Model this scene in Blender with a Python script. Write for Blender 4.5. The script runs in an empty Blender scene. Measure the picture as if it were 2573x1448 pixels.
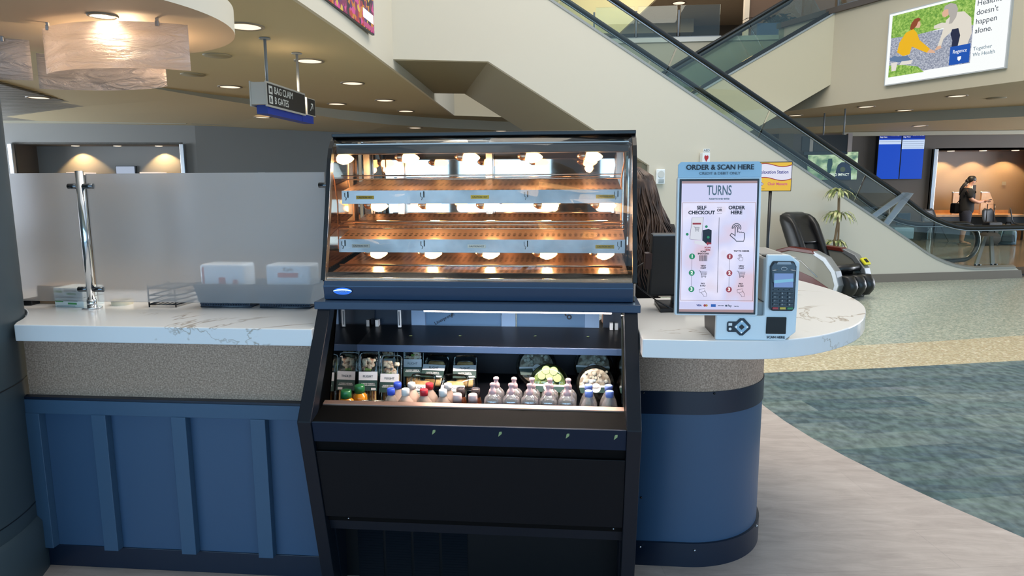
import bpy, bmesh, math, random
from mathutils import Vector, Matrix
random.seed(7)
SC = bpy.context.scene
COL = SC.collection
PI = math.pi
R = math.radians

# ------------------------------------------------------------ camera, sky, lights, exposure
cam_d = bpy.data.cameras.new('camera')
cam = bpy.data.objects.new('camera', cam_d)
COL.objects.link(cam)
cam_d.sensor_width = 36.0
cam_d.lens = 1715.0 / 2573.0 * 36.0
cam_d.clip_start = 0.05
cam_d.clip_end = 500
YAW, TILT, ROLL = R(5.3), R(8.65), R(0.3)
fw = Vector((-math.sin(YAW) * math.cos(TILT), math.cos(YAW) * math.cos(TILT), -math.sin(TILT)))
r0 = Vector((math.cos(YAW), math.sin(YAW), 0))
u0 = r0.cross(fw)
rr = r0 * math.cos(ROLL) - u0 * math.sin(ROLL)
uu = u0 * math.cos(ROLL) + r0 * math.sin(ROLL)
cm = Matrix((rr, uu, -fw)).transposed().to_4x4()
cm.translation = Vector((0, 0, 1.6))
cam.matrix_world = cm
SC.camera = cam

SC.view_settings.view_transform = 'Standard'
SC.view_settings.look = 'None'
SC.view_settings.exposure = 0.0
SC.view_settings.gamma = 1.0
SC.view_settings.use_curve_mapping = False
SC.cycles.max_bounces = 8
SC.cycles.use_adaptive_sampling = True
SC.cycles.adaptive_threshold = 0.03
SC.cycles.transparent_max_bounces = 20
SC.cycles.glossy_bounces = 4
SC.cycles.transmission_bounces = 6
SC.cycles.sample_clamp_indirect = 6.0
SC.cycles.use_denoising = True
SC.cycles.caustics_reflective = False
SC.cycles.caustics_refractive = True

def srgb(h):
    h = h.lstrip('#')
    o = []
    for i in (0, 2, 4):
        c = int(h[i:i + 2], 16) / 255
        o.append(c / 12.92 if c <= .04045 else ((c + .055) / 1.055) ** 2.4)
    return (*o, 1)

# daylight sky: pale at the horizon, blue above, cooler towards the window front (-Y)
w = bpy.data.worlds.new('sky')
SC.world = w
w.use_nodes = True
nt = w.node_tree
nt.nodes.clear()
out = nt.nodes.new('ShaderNodeOutputWorld')
bg = nt.nodes.new('ShaderNodeBackground')
tc = nt.nodes.new('ShaderNodeTexCoord')
sp = nt.nodes.new('ShaderNodeSeparateXYZ')
rmp = nt.nodes.new('ShaderNodeValToRGB')
rmp.color_ramp.elements[0].position = 0.0
rmp.color_ramp.elements[0].color = (0.50, 0.74, 1.0, 1)
rmp.color_ramp.elements[1].position = 1.0
rmp.color_ramp.elements[1].color = (1.0, 0.97, 0.90, 1)
e = rmp.color_ramp.elements.new(0.42)
e.color = (0.62, 0.80, 1.0, 1)
nt.links.new(tc.outputs['Generated'], sp.inputs[0])
nt.links.new(sp.outputs['Z'], rmp.inputs['Fac'])
nt.links.new(rmp.outputs['Color'], bg.inputs['Color'])
bg.inputs['Strength'].default_value = 1.0
nt.links.new(bg.outputs[0], out.inputs[0])

def lamp(name, kind, loc, energy, color, **kw):
    d = bpy.data.lights.new(name, kind)
    d.energy = energy
    d.color = color
    o = bpy.data.objects.new(name, d)
    o.location = loc
    COL.objects.link(o)
    for k, v in kw.items():
        if k == 'rot':
            o.rotation_euler = v
        else:
            setattr(d, k, v)
    return o
WARM = (1.0, 0.66, 0.36)
# skylight lamps over the open hall
lamp('hall_lamp', 'AREA', (1.8, 6.0, 8.6), 620, (1.0, 0.90, 0.76), shape='RECTANGLE', size=5, size_y=9)
# daylight through the long window front behind the viewer; fill lamps added at both ends of the dark baggage hall
lamp('window_daylight', 'AREA', (0, -9.0, 2.4), 1900, (0.38, 0.69, 1.0), shape='RECTANGLE', size=30, size_y=4.4, rot=(R(90), 0, 0))
lamp('end_fill', 'AREA', (-16.5, 12.5, 1.7), 1100, (0.86, 0.93, 1.0), shape='RECTANGLE', size=2.8, size_y=8, rot=(0, R(-90), 0))
lamp('end_fill', 'AREA', (16.5, 15.0, 1.7), 900, (0.9, 0.93, 1.0), shape='RECTANGLE', size=2.8, size_y=8, rot=(0, R(90), 0))
# downlights of the low ceiling, pooled
for x, y in ((-3.4, 8.0), (-3.5, 12.8), (-8.2, 12.3), (-6.8, 9.5), (7.4, 15.6), (9.6, 17.6)):
    lamp('downlight_lamp', 'SPOT', (x, y, 2.9), 340, (1.0, 0.78, 0.52), spot_size=R(130), spot_blend=0.9, shadow_soft_size=0.15)

# ------------------------------------------------------------ materials
MATS = {}
def mat(name, col, rough=0.5, metal=0.0, spec=0.5, emit=0.0, ecol=None, noise=None, bump=0.0, bscale=200, coat=0.0):
    if name in MATS:
        return MATS[name]
    m = bpy.data.materials.new(name)
    m.use_nodes = True
    n = m.node_tree
    b = n.nodes['Principled BSDF']
    c = srgb(col)
    b.inputs['Base Color'].default_value = c
    b.inputs['Roughness'].default_value = rough
    b.inputs['Metallic'].default_value = metal
    b.inputs['Specular IOR Level'].default_value = spec
    if coat:
        b.inputs['Coat Weight'].default_value = coat
        b.inputs['Coat Roughness'].default_value = 0.05
    if emit:
        b.inputs['Emission Color'].default_value = srgb(ecol or col)
        b.inputs['Emission Strength'].default_value = emit
    if noise or bump:
        t = n.nodes.new('ShaderNodeTexCoord')
        nz = n.nodes.new('ShaderNodeTexNoise')
        nz.inputs['Scale'].default_value = noise[0] if noise else bscale
        nz.inputs['Detail'].default_value = 4
        n.links.new(t.outputs['Object'], nz.inputs['Vector'])
        if noise:
            cr = n.nodes.new('ShaderNodeValToRGB')
            cr.color_ramp.elements[0].color = c
            cr.color_ramp.elements[1].color = srgb(noise[1])
            cr.color_ramp.elements[0].position = noise[2] if len(noise) > 2 else .35
            cr.color_ramp.elements[1].position = noise[3] if len(noise) > 3 else .65
            n.links.new(nz.outputs['Fac'], cr.inputs['Fac'])
            n.links.new(cr.outputs['Color'], b.inputs['Base Color'])
        if bump:
            bp = n.nodes.new('ShaderNodeBump')
            bp.inputs['Strength'].default_value = bump
            bp.inputs['Distance'].default_value = 0.002
            n.links.new(nz.outputs['Fac'], bp.inputs['Height'])
            n.links.new(bp.outputs['Normal'], b.inputs['Normal'])
    MATS[name] = m
    return m

def glass(name, tint, refl=0.08, rough=0.0, alpha=1.0):
    """thin sheet: mostly transparent with a fresnel reflection"""
    if name in MATS:
        return MATS[name]
    m = bpy.data.materials.new(name)
    m.use_nodes = True
    n = m.node_tree
    n.nodes.clear()
    o = n.nodes.new('ShaderNodeOutputMaterial')
    tr = n.nodes.new('ShaderNodeBsdfTransparent')
    tr.inputs[0].default_value = srgb(tint)
    gl = n.nodes.new('ShaderNodeBsdfGlossy')
    gl.inputs['Roughness'].default_value = rough
    gl.inputs['Color'].default_value = (1, 1, 1, 1)
    lw = n.nodes.new('ShaderNodeLayerWeight')
    lw.inputs['Blend'].default_value = 0.2
    mp = n.nodes.new('ShaderNodeMapRange')
    mp.inputs['To Min'].default_value = refl
    mp.inputs['To Max'].default_value = 0.9
    n.links.new(lw.outputs['Fresnel'], mp.inputs['Value'])
    mx = n.nodes.new('ShaderNodeMixShader')
    n.links.new(mp.outputs[0], mx.inputs[0])
    n.links.new(tr.outputs[0], mx.inputs[1])
    n.links.new(gl.outputs[0], mx.inputs[2])
    n.links.new(mx.outputs[0], o.inputs[0])
    MATS[name] = m
    return m

def newmat(name):
    m = bpy.data.materials.new(name)
    m.use_nodes = True
    MATS[name] = m
    return m, m.node_tree, m.node_tree.nodes['Principled BSDF']

def N(n, t, **kw):
    x = n.nodes.new('ShaderNode' + t)
    for k, v in kw.items():
        if k in x.inputs:
            x.inputs[k].default_value = v
        else:
            setattr(x, k, v)
    return x

def ramp(n, stops):
    r = n.nodes.new('ShaderNodeValToRGB')
    el = r.color_ramp.elements
    el[0].position, el[0].color = stops[0][0], srgb(stops[0][1])
    el[1].position, el[1].color = stops[-1][0], srgb(stops[-1][1])
    for p, c in stops[1:-1]:
        e = el.new(p)
        e.color = srgb(c)
    return r

def mapped(n, scale=(1, 1, 1), rot=(0, 0, 0)):
    t = n.nodes.new('ShaderNodeTexCoord')
    mp = n.nodes.new('ShaderNodeMapping')
    mp.inputs['Scale'].default_value = scale
    mp.inputs['Rotation'].default_value = rot
    n.links.new(t.outputs['Object'], mp.inputs['Vector'])
    return mp

def mix(n, a, b, fac, mode='MIX'):
    x = n.nodes.new('ShaderNodeMix')
    x.data_type = 'RGBA'
    x.blend_type = mode
    for k, v in ((0, fac), (6, a), (7, b)):
        if hasattr(v, 'type') and hasattr(v, 'is_output'):
            n.links.new(v, x.inputs[k])
        elif k == 0:
            x.inputs[0].default_value = v
        else:
            x.inputs[k].default_value = v
    return x.outputs[2]

# marble worktop with thin veins
m, n, b = newmat('marble')
mp = mapped(n, (1, 1, 1), (0, 0, R(25)))
nz = N(n, 'TexNoise', Scale=1.1, Detail=5, Roughness=.6, Distortion=1.6)
n.links.new(mp.outputs[0], nz.inputs['Vector'])
cr = ramp(n, [(.488, '#e6e7e9'), (.5, '#a79c90'), (.507, '#e6e7e9')])
n.links.new(nz.outputs['Fac'], cr.inputs['Fac'])
nz2 = N(n, 'TexNoise', Scale=2.2, Detail=3)
n.links.new(mp.outputs[0], nz2.inputs['Vector'])
cr2 = ramp(n, [(.52, '#ffffff'), (.62, '#000000')])
n.links.new(nz2.outputs['Fac'], cr2.inputs['Fac'])
n.links.new(mix(n, cr.outputs['Color'], srgb('#e6e7e9'), cr2.outputs['Color']), b.inputs['Base Color'])
b.inputs['Roughness'].default_value = 0.16

# grey-pink vinyl planks
m, n, b = newmat('plank_floor')
mp = mapped(n, (1, 1, 1), (0, 0, R(-8)))
bk = N(n, 'TexBrick', Scale=1.0)
bk.offset = .4
bk.inputs['Mortar Size'].default_value = 0.0015
bk.inputs['Brick Width'].default_value = 1.25
bk.inputs['Row Height'].default_value = 0.32
bk.inputs['Color1'].default_value = srgb('#b2a8a4')
bk.inputs['Color2'].default_value = srgb('#a69c99')
bk.inputs['Mortar'].default_value = srgb('#8f8784')
n.links.new(mp.outputs[0], bk.inputs['Vector'])
mp2 = mapped(n, (1.2, 5, 1), (0, 0, R(-8)))
nz = N(n, 'TexNoise', Scale=3.0, Detail=9, Roughness=.68, Distortion=.6)
n.links.new(mp2.outputs[0], nz.inputs['Vector'])
cr = ramp(n, [(.3, '#8f8581'), (.5, '#aba29e'), (.7, '#c4bcb8')])
n.links.new(nz.outputs['Fac'], cr.inputs['Fac'])
n.links.new(mix(n, bk.outputs['Color'], cr.outputs['Color'], .55), b.inputs['Base Color'])
b.inputs['Roughness'].default_value = .42

# teal carpet tiles
m, n, b = newmat('teal_carpet')
mp = mapped(n, (1, 1, 1), (0, 0, R(-12)))
bk = N(n, 'TexBrick', Scale=1.0)
bk.offset = .5
bk.inputs['Mortar Size'].default_value = 0.0
bk.inputs['Brick Width'].default_value = .9
bk.inputs['Row Height'].default_value = 0.23
bk.inputs['Color1'].default_value = srgb('#465c68')
bk.inputs['Color2'].default_value = srgb('#82918f')
n.links.new(mp.outputs[0], bk.inputs['Vector'])
mp2 = mapped(n, (.8, 4.5, 1), (0, 0, R(-12)))
nz = N(n, 'TexNoise', Scale=1.6, Detail=6, Roughness=.6)
n.links.new(mp2.outputs[0], nz.inputs['Vector'])
cr = ramp(n, [(.3, '#465a66'), (.42, '#6b827d'), (.52, '#5d6d7a'), (.6, '#7a8b86'), (.72, '#7b8098')])
n.links.new(nz.outputs['Fac'], cr.inputs['Fac'])
nz3 = N(n, 'TexNoise', Scale=260, Detail=2)
cr3 = ramp(n, [(.35, '#909090'), (.65, '#ffffff')])
n.links.new(nz3.outputs['Fac'], cr3.inputs['Fac'])
c1 = mix(n, bk.outputs['Color'], cr.outputs['Color'], .45)
n.links.new(mix(n, c1, cr3.outputs['Color'], .6, 'MULTIPLY'), b.inputs['Base Color'])
b.inputs['Roughness'].default_value = .95
b.inputs['Specular IOR Level'].default_value = .1

def terrazzo(name, cols, rough):
    m, n, b = newmat(name)
    mp = mapped(n)
    v = N(n, 'TexVoronoi', Scale=55.0)
    n.links.new(mp.outputs[0], v.inputs['Vector'])
    sx = N(n, 'SeparateXYZ')
    n.links.new(v.outputs['Color'], sx.inputs[0])
    cr = ramp(n, cols)
    cr.color_ramp.interpolation = 'CONSTANT'
    n.links.new(sx.outputs[0], cr.inputs['Fac'])
    nz = N(n, 'TexNoise', Scale=.6, Detail=2)
    n.links.new(mp.outputs[0], nz.inputs['Vector'])
    n.links.new(cr.outputs['Color'], b.inputs['Base Color'])
    b.inputs['Roughness'].default_value = rough
terrazzo('green_terrazzo', [(0, '#8f9a8e'), (.3, '#a3ada0'), (.55, '#aeb8a9'), (.8, '#bcbfae'), (.93, '#c9c8b8')], .22)
terrazzo('cream_terrazzo', [(0, '#b3a98c'), (.3, '#c3baa0'), (.55, '#cdc4a6'), (.8, '#b8a889'), (.93, '#ddd6c0')], .25)
terrazzo('brown_terrazzo', [(0, '#6e6250'), (.4, '#776a55'), (.7, '#807461'), (.93, '#8f8672')], .12)

# speckled woven panel
m, n, b = newmat('tweed_panel')
mp = mapped(n)
nz = N(n, 'TexNoise', Scale=170, Detail=3)
n.links.new(mp.outputs[0], nz.inputs['Vector'])
cr = ramp(n, [(.32, '#8a7464'), (.5, '#a88e7b'), (.68, '#c8ad98')])
n.links.new(nz.outputs['Fac'], cr.inputs['Fac'])
n.links.new(cr.outputs['Color'], b.inputs['Base Color'])
b.inputs['Roughness'].default_value = .8

# perforated stainless shelf
m, n, b = newmat('perforated_steel')
t = n.nodes.new('ShaderNodeTexCoord')
bk = N(n, 'TexVoronoi', Scale=1.0)
bk.inputs['Randomness'].default_value = 0.0
mp = n.nodes.new('ShaderNodeMapping')
mp.inputs['Scale'].default_value = (45, 45, 45)
n.links.new(t.outputs['Object'], mp.inputs['Vector'])
# rows alternate: shear
n.links.new(mp.outputs[0], bk.inputs['Vector'])
cr = ramp(n, [(.30, '#000000'), (.36, '#ffffff')])
n.links.new(bk.outputs['Distance'], cr.inputs['Fac'])
n.links.new(mix(n, srgb('#24160e'), srgb('#a88c76'), cr.outputs['Color']), b.inputs['Base Color'])
b.inputs['Metallic'].default_value = .8
b.inputs['Roughness'].default_value = .3

# frosted sheet
m, n, b = newmat('frosted_glass')
n.nodes.clear()
o = n.nodes.new('ShaderNodeOutputMaterial')
rf = N(n, 'BsdfRefraction', Roughness=.30, IOR=1.12, Color=(.95, .96, .98, 1))
tl = N(n, 'BsdfTranslucent', Color=(.74, .72, .70, 1))
df = N(n, 'BsdfDiffuse', Color=(.60, .58, .57, 1))
gl = N(n, 'BsdfGlossy', Roughness=.5)
m1 = N(n, 'MixShader', Fac=.5)
n.links.new(tl.outputs[0], m1.inputs[1]); n.links.new(df.outputs[0], m1.inputs[2])
m2 = N(n, 'MixShader', Fac=.26)
n.links.new(rf.outputs[0], m2.inputs[1]); n.links.new(m1.outputs[0], m2.inputs[2])
m3 = N(n, 'MixShader', Fac=.05)
n.links.new(m2.outputs[0], m3.inputs[1]); n.links.new(gl.outputs[0], m3.inputs[2])
n.links.new(m3.outputs[0], o.inputs[0])

# rippled lamp glass
m, n, b = newmat('rippled_glass')
n.nodes.clear()
o = n.nodes.new('ShaderNodeOutputMaterial')
mp = mapped(n, (1, 1, 4.2), (0, R(8), 0))
nz = N(n, 'TexNoise', Scale=3.2, Detail=5, Roughness=.55, Distortion=2.2)
n.links.new(mp.outputs[0], nz.inputs['Vector'])
bp = N(n, 'Bump', Strength=1.0, Distance=.07)
n.links.new(nz.outputs['Fac'], bp.inputs['Height'])
tl = N(n, 'BsdfTranslucent', Color=(.88, .84, .82, 1))
df = N(n, 'BsdfDiffuse', Color=(.62, .58, .60, 1))
tr = N(n, 'BsdfTransparent', Color=(.92, .9, .9, 1))
gl = N(n, 'BsdfGlossy', Roughness=.3)
for s in (tl, df, gl):
    n.links.new(bp.outputs[0], s.inputs['Normal'])
m1 = N(n, 'MixShader', Fac=.5)
n.links.new(tl.outputs[0], m1.inputs[1]); n.links.new(df.outputs[0], m1.inputs[2])
m2 = N(n, 'MixShader', Fac=.22)
n.links.new(m1.outputs[0], m2.inputs[1]); n.links.new(tr.outputs[0], m2.inputs[2])
m3 = N(n, 'MixShader', Fac=.10)
n.links.new(m2.outputs[0], m3.inputs[1]); n.links.new(gl.outputs[0], m3.inputs[2])
n.links.new(m3.outputs[0], o.inputs[0])

CREAM = mat('cream_paint', '#cfc8b8', .6)
CREAM2 = mat('warm_cream_paint', '#cbbfa6', .6)
TAN = mat('tan_ceiling', '#bcaf8f', .7)
TAN2 = mat('pale_fascia', '#a8a596', .7)
GREYW = mat('grey_wall', '#87898a', .7)
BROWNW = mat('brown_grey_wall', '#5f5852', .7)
SLAT = mat('slat_ceiling', '#75726b', .5)
BLUE = mat('blue_panel', '#35506e', .42)
BLUE2 = mat('blue_batten', '#38546f', .42)
NAVY = mat('navy_kick', '#101d30', .4)
COLM = mat('slate_column', '#39474f', .45)
BLACK = mat('black_paint', '#111318', .38)
BLACK2 = mat('matte_black', '#040405', .7, spec=.12)
CASEB = mat('case_dark_blue', '#0c141f', .38, spec=.35)
NOSE = mat('case_nose_blue', '#263a54', .33)
CHROME = mat('chrome', '#d9dcdf', .12, 1.0)
STEEL = mat('brushed_steel', '#b9bec4', .28, 1.0)
STEELB = mat('price_strip_steel', '#b3b2b6', .34, .7, noise=(5, '#8f9094', .4, .62))
WHITE = mat('white_plastic', '#e6ebee', .35)
WHITEB = mat('kiosk_white', '#d9e6ee', .35)
GREYP = mat('grey_plastic', '#8d9195', .4)
CLEAR = glass('clear_glass', '#f4f6f5', .05)
GREEN_GL = glass('green_tint_glass', '#edf3ee', .02)
SMOKE = glass('smoke_glass', '#e8eeea', .02)
PETG = glass('clear_plastic', '#f6faf9', .06, .03)
MIRROR = mat('bronze_mirror', '#dacfc8', .03, 1.0)
RUBBER = mat('handrail_rubber', '#0d1011', .35)

# ------------------------------------------------------------ mesh builder
class MB:
    def __init__(s):
        s.v = []; s.f = []; s.mi = []; s.cur = 0; s.M = None; s.sm = []
        s.smooth = False
    def mat(s, i):
        s.cur = i; return s
    def add(s, vs, fs):
        k = len(s.v)
        for p in vs:
            p = Vector(p)
            if s.M is not None:
                p = s.M @ p
            s.v.append(p)
        for f in fs:
            s.f.append([k + i for i in f]); s.mi.append(s.cur); s.sm.append(s.smooth)
        return s
    def box(s, x0, x1, y0, y1, z0, z1):
        vs = [(x, y, z) for x in (x0, x1) for y in (y0, y1) for z in (z0, z1)]
        return s.add(vs, [(0, 1, 3, 2), (4, 6, 7, 5), (0, 4, 5, 1), (2, 3, 7, 6), (0, 2, 6, 4), (1, 5, 7, 3)])
    def cbox(s, c, d):
        return s.box(c[0] - d[0] / 2, c[0] + d[0] / 2, c[1] - d[1] / 2, c[1] + d[1] / 2, c[2] - d[2] / 2, c[2] + d[2] / 2)
    def prism(s, poly, axis, a, b):
        """poly of 2-tuples in the plane of the two other axes, extruded a..b along axis"""
        def P(p, t):
            if axis == 'x': return (t, p[0], p[1])
            if axis == 'y': return (p[0], t, p[1])
            return (p[0], p[1], t)
        n = len(poly)
        vs = [P(p, a) for p in poly] + [P(p, b) for p in poly]
        fs = [tuple(range(n)), tuple(range(2 * n - 1, n - 1, -1))]
        fs += [(i, i + n, (i + 1) % n + n, (i + 1) % n) for i in range(n)]
        return s.add(vs, fs)
    def lathe(s, prof, c=(0, 0, 0), n=24, axis='z', cap=True):
        sm = s.smooth; s.smooth = True
        vs = []
        for r, z in prof:
            for k in range(n):
                a = 2 * PI * k / n
                if axis == 'z': p = (c[0] + r * math.cos(a), c[1] + r * math.sin(a), c[2] + z)
                elif axis == 'y': p = (c[0] + r * math.cos(a), c[1] + z, c[2] + r * math.sin(a))
                else: p = (c[0] + z, c[1] + r * math.cos(a), c[2] + r * math.sin(a))
                vs.append(p)
        fs = []
        for i in range(len(prof) - 1):
            for k in range(n):
                k2 = (k + 1) % n
                fs.append((i * n + k, i * n + k2, (i + 1) * n + k2, (i + 1) * n + k))
        s.add(vs, fs)
        s.smooth = False
        if cap:
            k = len(s.v) - len(vs)
            s.f.append([k + i for i in range(n)][::-1]); s.mi.append(s.cur); s.sm.append(False)
            k += (len(prof) - 1) * n
            s.f.append([k + i for i in range(n)]); s.mi.append(s.cur); s.sm.append(False)
        s.smooth = sm
        return s
    def cyl(s, c, r, h, n=20, axis='z', r2=None):
        return s.lathe([(r, 0), (r if r2 is None else r2, h)], c, n, axis)
    def tube(s, path, r, n=10, closed=False, sx=1.0):
        path = [Vector(p) for p in path]
        sm = s.smooth; s.smooth = True
        vs = []
        N_ = len(path)
        up = Vector((0, 0, 1))
        prevn = None
        for i, p in enumerate(path):
            if closed:
                t = path[(i + 1) % N_] - path[i - 1]
            else:
                t = path[min(i + 1, N_ - 1)] - path[max(i - 1, 0)]
            t.normalize()
            if prevn is None:
                a = up if abs(t.z) < .9 else Vector((0, 1, 0))
                nn = t.cross(a).normalized()
            else:
                nn = (prevn - t * prevn.dot(t))
                if nn.length < 1e-5: nn = t.cross(up)
                nn.normalize()
            prevn = nn
            bb = t.cross(nn).normalized()
            ri = r[i] if isinstance(r, (list, tuple)) else r
            for k in range(n):
                a = 2 * PI * k / n
                vs.append(p + nn * math.cos(a) * ri * sx + bb * math.sin(a) * ri)
        fs = []
        m_ = N_ if closed else N_ - 1
        for i in range(m_):
            j = (i + 1) % N_
            for k in range(n):
                k2 = (k + 1) % n
                fs.append((i * n + k, i * n + k2, j * n + k2, j * n + k))
        if not closed:
            fs.append(tuple(range(n))[::-1]); fs.append(tuple((N_ - 1) * n + k for k in range(n)))
        s.add(vs, fs)
        s.smooth = sm
        return s
    def loft(s, rings, cap=True):
        """rings: list of equal-length point lists"""
        sm = s.smooth; s.smooth = True
        n = len(rings[0])
        vs = [p for r in rings for p in r]
        fs = []
        for i in range(len(rings) - 1):
            for k in range(n):
                k2 = (k + 1) % n
                fs.append((i * n + k, i * n + k2, (i + 1) * n + k2, (i + 1) * n + k))
        if cap:
            fs.append(tuple(range(n))[::-1]); fs.append(tuple((len(rings) - 1) * n + k for k in range(n)))
        s.add(vs, fs)
        s.smooth = sm
        return s
    def sheet(s, a, b, smooth=True):
        """ruled surface between two point rows"""
        sm = s.smooth; s.smooth = smooth
        n = len(a)
        s.add(list(a) + list(b), [(i, i + 1, n + i + 1, n + i) for i in range(n - 1)])
        s.smooth = sm
        return s
    def ball(s, c, r, n=16, sz=(1, 1, 1)):
        prof = []
        k = n // 2
        sm = s.smooth; s.smooth = True
        rings = []
        for i in range(1, k):
            a = PI * i / k
            rings.append([(c[0] + r * sz[0] * math.sin(a) * math.cos(2 * PI * j / n), c[1] + r * sz[1] * math.sin(a) * math.sin(2 * PI * j / n), c[2] - r * sz[2] * math.cos(a)) for j in range(n)])
        s.loft(rings)
        s.smooth = sm
        return s
    def build(s, name, mats, parent=None, bevel=0.0, seg=2, solid=0.0, sub=0, fix=True):
        me = bpy.data.meshes.new(name)
        me.from_pydata([tuple(p) for p in s.v], [], s.f)
        if not isinstance(mats, (list, tuple)): mats = [mats]
        for m_ in mats: me.materials.append(m_)
        for i, p in enumerate(me.polygons):
            p.material_index = min(s.mi[i], len(mats) - 1)
            p.use_smooth = s.sm[i]
        if fix:
            bm = bmesh.new(); bm.from_mesh(me)
            bmesh.ops.recalc_face_normals(bm, faces=bm.faces)
            bm.to_mesh(me); bm.free()
        me.update()
        o = bpy.data.objects.new(name, me)
        COL.objects.link(o)
        if parent is not None: o.parent = parent
        if solid:
            md = o.modifiers.new('thickness', 'SOLIDIFY'); md.thickness = solid; md.offset = 0
        if bevel:
            md = o.modifiers.new('bevel', 'BEVEL'); md.width = bevel; md.segments = seg; md.limit_method = 'ANGLE'
        if sub:
            md = o.modifiers.new('sub', 'SUBSURF'); md.levels = sub; md.render_levels = sub
        return o

def tag(o, label, cat, group=None, kind=None):
    o['label'] = label
    o['category'] = cat
    if group: o['group'] = group
    if kind: o['kind'] = kind
    return o
def thing(name, label, cat, loc=(0, 0, 0), rz=0.0, group=None, rot=None):
    o = bpy.data.objects.new(name, None)
    o.empty_display_size = .1
    COL.objects.link(o)
    o.location = loc
    o.rotation_euler = rot if rot else (0, 0, rz)
    return tag(o, label, cat, group)
def struct(o, label, cat='structure'):
    o['label'] = label; o['category'] = cat; o['kind'] = 'structure'
    return o
def copy_tree(o, parent=None):
    c = o.copy(); COL.objects.link(c)
    if parent is not None: c.parent = parent
    for ch in list(o.children):
        copy_tree(ch, c)
    return c

def text(name, body, size, m, parent, M, align='CENTER', xs=1.0, off=0.0, ext=0.0006, sp=1.0):
    cu = bpy.data.curves.new(name, 'FONT')
    cu.body = body; cu.size = size; cu.align_x = align; cu.align_y = 'CENTER'
    cu.extrude = ext; cu.offset = off; cu.space_character = sp; cu.resolution_u = 3
    t = bpy.data.objects.new(name + '_tmp', cu)
    COL.objects.link(t)
    dg = bpy.context.evaluated_depsgraph_get()
    me = bpy.data.meshes.new_from_object(t.evaluated_get(dg))
    COL.objects.unlink(t); bpy.data.objects.remove(t); bpy.data.curves.remove(cu)
    S = Matrix.Diagonal((xs, 1, 1, 1))
    me.transform(M @ S)
    me.materials.clear(); me.materials.append(m)
    o = bpy.data.objects.new(name, me)
    COL.objects.link(o)
    if parent is not None: o.parent = parent
    return o
def face_m(x, y, z, rz=0.0, rx=0.0):
    """frame for something on a face looking to -Y: local x right, local y up"""
    return Matrix.Translation((x, y, z)) @ Matrix.Rotation(rz, 4, 'Z') @ Matrix.Rotation(R(90) + rx, 4, 'X')
def arc(cx, cy, r, a0, a1, n):
    return [(cx + r * math.cos(R(a0 + (a1 - a0) * i / n)), cy + r * math.sin(R(a0 + (a1 - a0) * i / n))) for i in range(n + 1)]
# ============================================================ THE BUILDING
ZC = 3.17      # underside of the low ceiling
ZL = 2.95      # lower ring of ceiling beyond the curved step
UP = 4.86      # upper floor level
# --- floors
def flat(name, poly, z, m, label, th=.06):
    o = MB().prism(poly, 'z', z - th, z).build(name, m)
    return struct(o, label, 'floor')
flat('floor', [(-16, -14), (9, -14), (6.2, -2.0), (3.884, 1.0), (2.86, 2.0), (2.447, 2.5), (2.042, 3.093), (1.869, 3.4), (1.727, 3.691), (1.601, 4.0), (1.503, 4.3), (1.428, 4.6), (1.375, 4.916), (1.346, 5.3), (1.36, 5.72), (-2.0, 5.2), (-16, 4.0)], 0, MATS['plank_floor'], 'grey pink vinyl plank floor around the counter')
flat('floor', [(9, -14), (16, -14), (16, 9.2), (4.053, 6.402), (2.612, 6.027), (1.635, 5.815), (1.36, 5.72), (1.346, 5.3), (1.375, 4.916), (1.428, 4.6), (1.503, 4.3), (1.601, 4.0), (1.727, 3.691), (1.869, 3.4), (2.042, 3.093), (2.447, 2.5), (2.86, 2.0), (3.884, 1.0), (6.2, -2.0)], 0, MATS['teal_carpet'], 'teal and slate patterned carpet right of the counter')
flat('floor', [(-16, 4.0), (-2.0, 5.2), (1.36, 5.72), (1.635, 5.815), (2.612, 6.027), (4.053, 6.402), (16, 9.2), (16, 10.6), (4.711, 7.485), (3.652, 7.135), (2.824, 6.903), (.5, 6.4), (-16, 5.2)], 0, MATS['cream_terrazzo'], 'cream terrazzo band between carpet and green terrazzo')
flat('floor', [(-16, 5.2), (.5, 6.4), (2.824, 6.903), (3.652, 7.135), (4.711, 7.485), (16, 10.6), (16, 13.6), (7.6, 12.15), (-16, 6.0)], 0, MATS['green_terrazzo'], 'green grey terrazzo floor before the escalator')
flat('floor', [(-16, 6.0), (7.6, 12.15), (16, 13.6), (16, 24), (-16, 24)], 0, MATS['brown_terrazzo'], 'polished brown floor of the baggage hall')
flat('floor', [(-90, -90), (90, -90), (90, -14), (-90, -14)], -.02, mat('apron', '#9a9c9e', .8), 'concrete apron outside the windows')

# --- low ceiling: ring round the open hall, drop step at a curved line
step = [(-9.6, 8.2), (-8.0, 9.0), (-6.95, 10.1), (-6.35, 11.6), (-5.65, 13.0), (-4.95, 14.4), (-4.2, 15.5), (-3.3, 16.5), (-1.9, 17.6), (0.2, 18.5), (2.5, 18.75), (4.2, 18.35), (5.8, 17.64), (7.4, 16.65), (9.35, 15.6), (11.2, 14.1), (12.6, 12.2)]
inner = [(-2.4, 0.0), (-2.4, 3.0), (-2.4, 6.0), (-2.42, 7.3), (-2.51, 9.46), (-2.6, 11.5), (-2.7, 13.6), (-2.8, 15.9), (-1.8, 16.4), (1.0, 16.4), (3.0, 16.4), (4.5, 16.4), (4.95, 15.56), (6.13, 13.4), (6.99, 11.77), (8.2, 9.5), (9.2, 7.6)]
c = MB()
n_ = len(inner)
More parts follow.
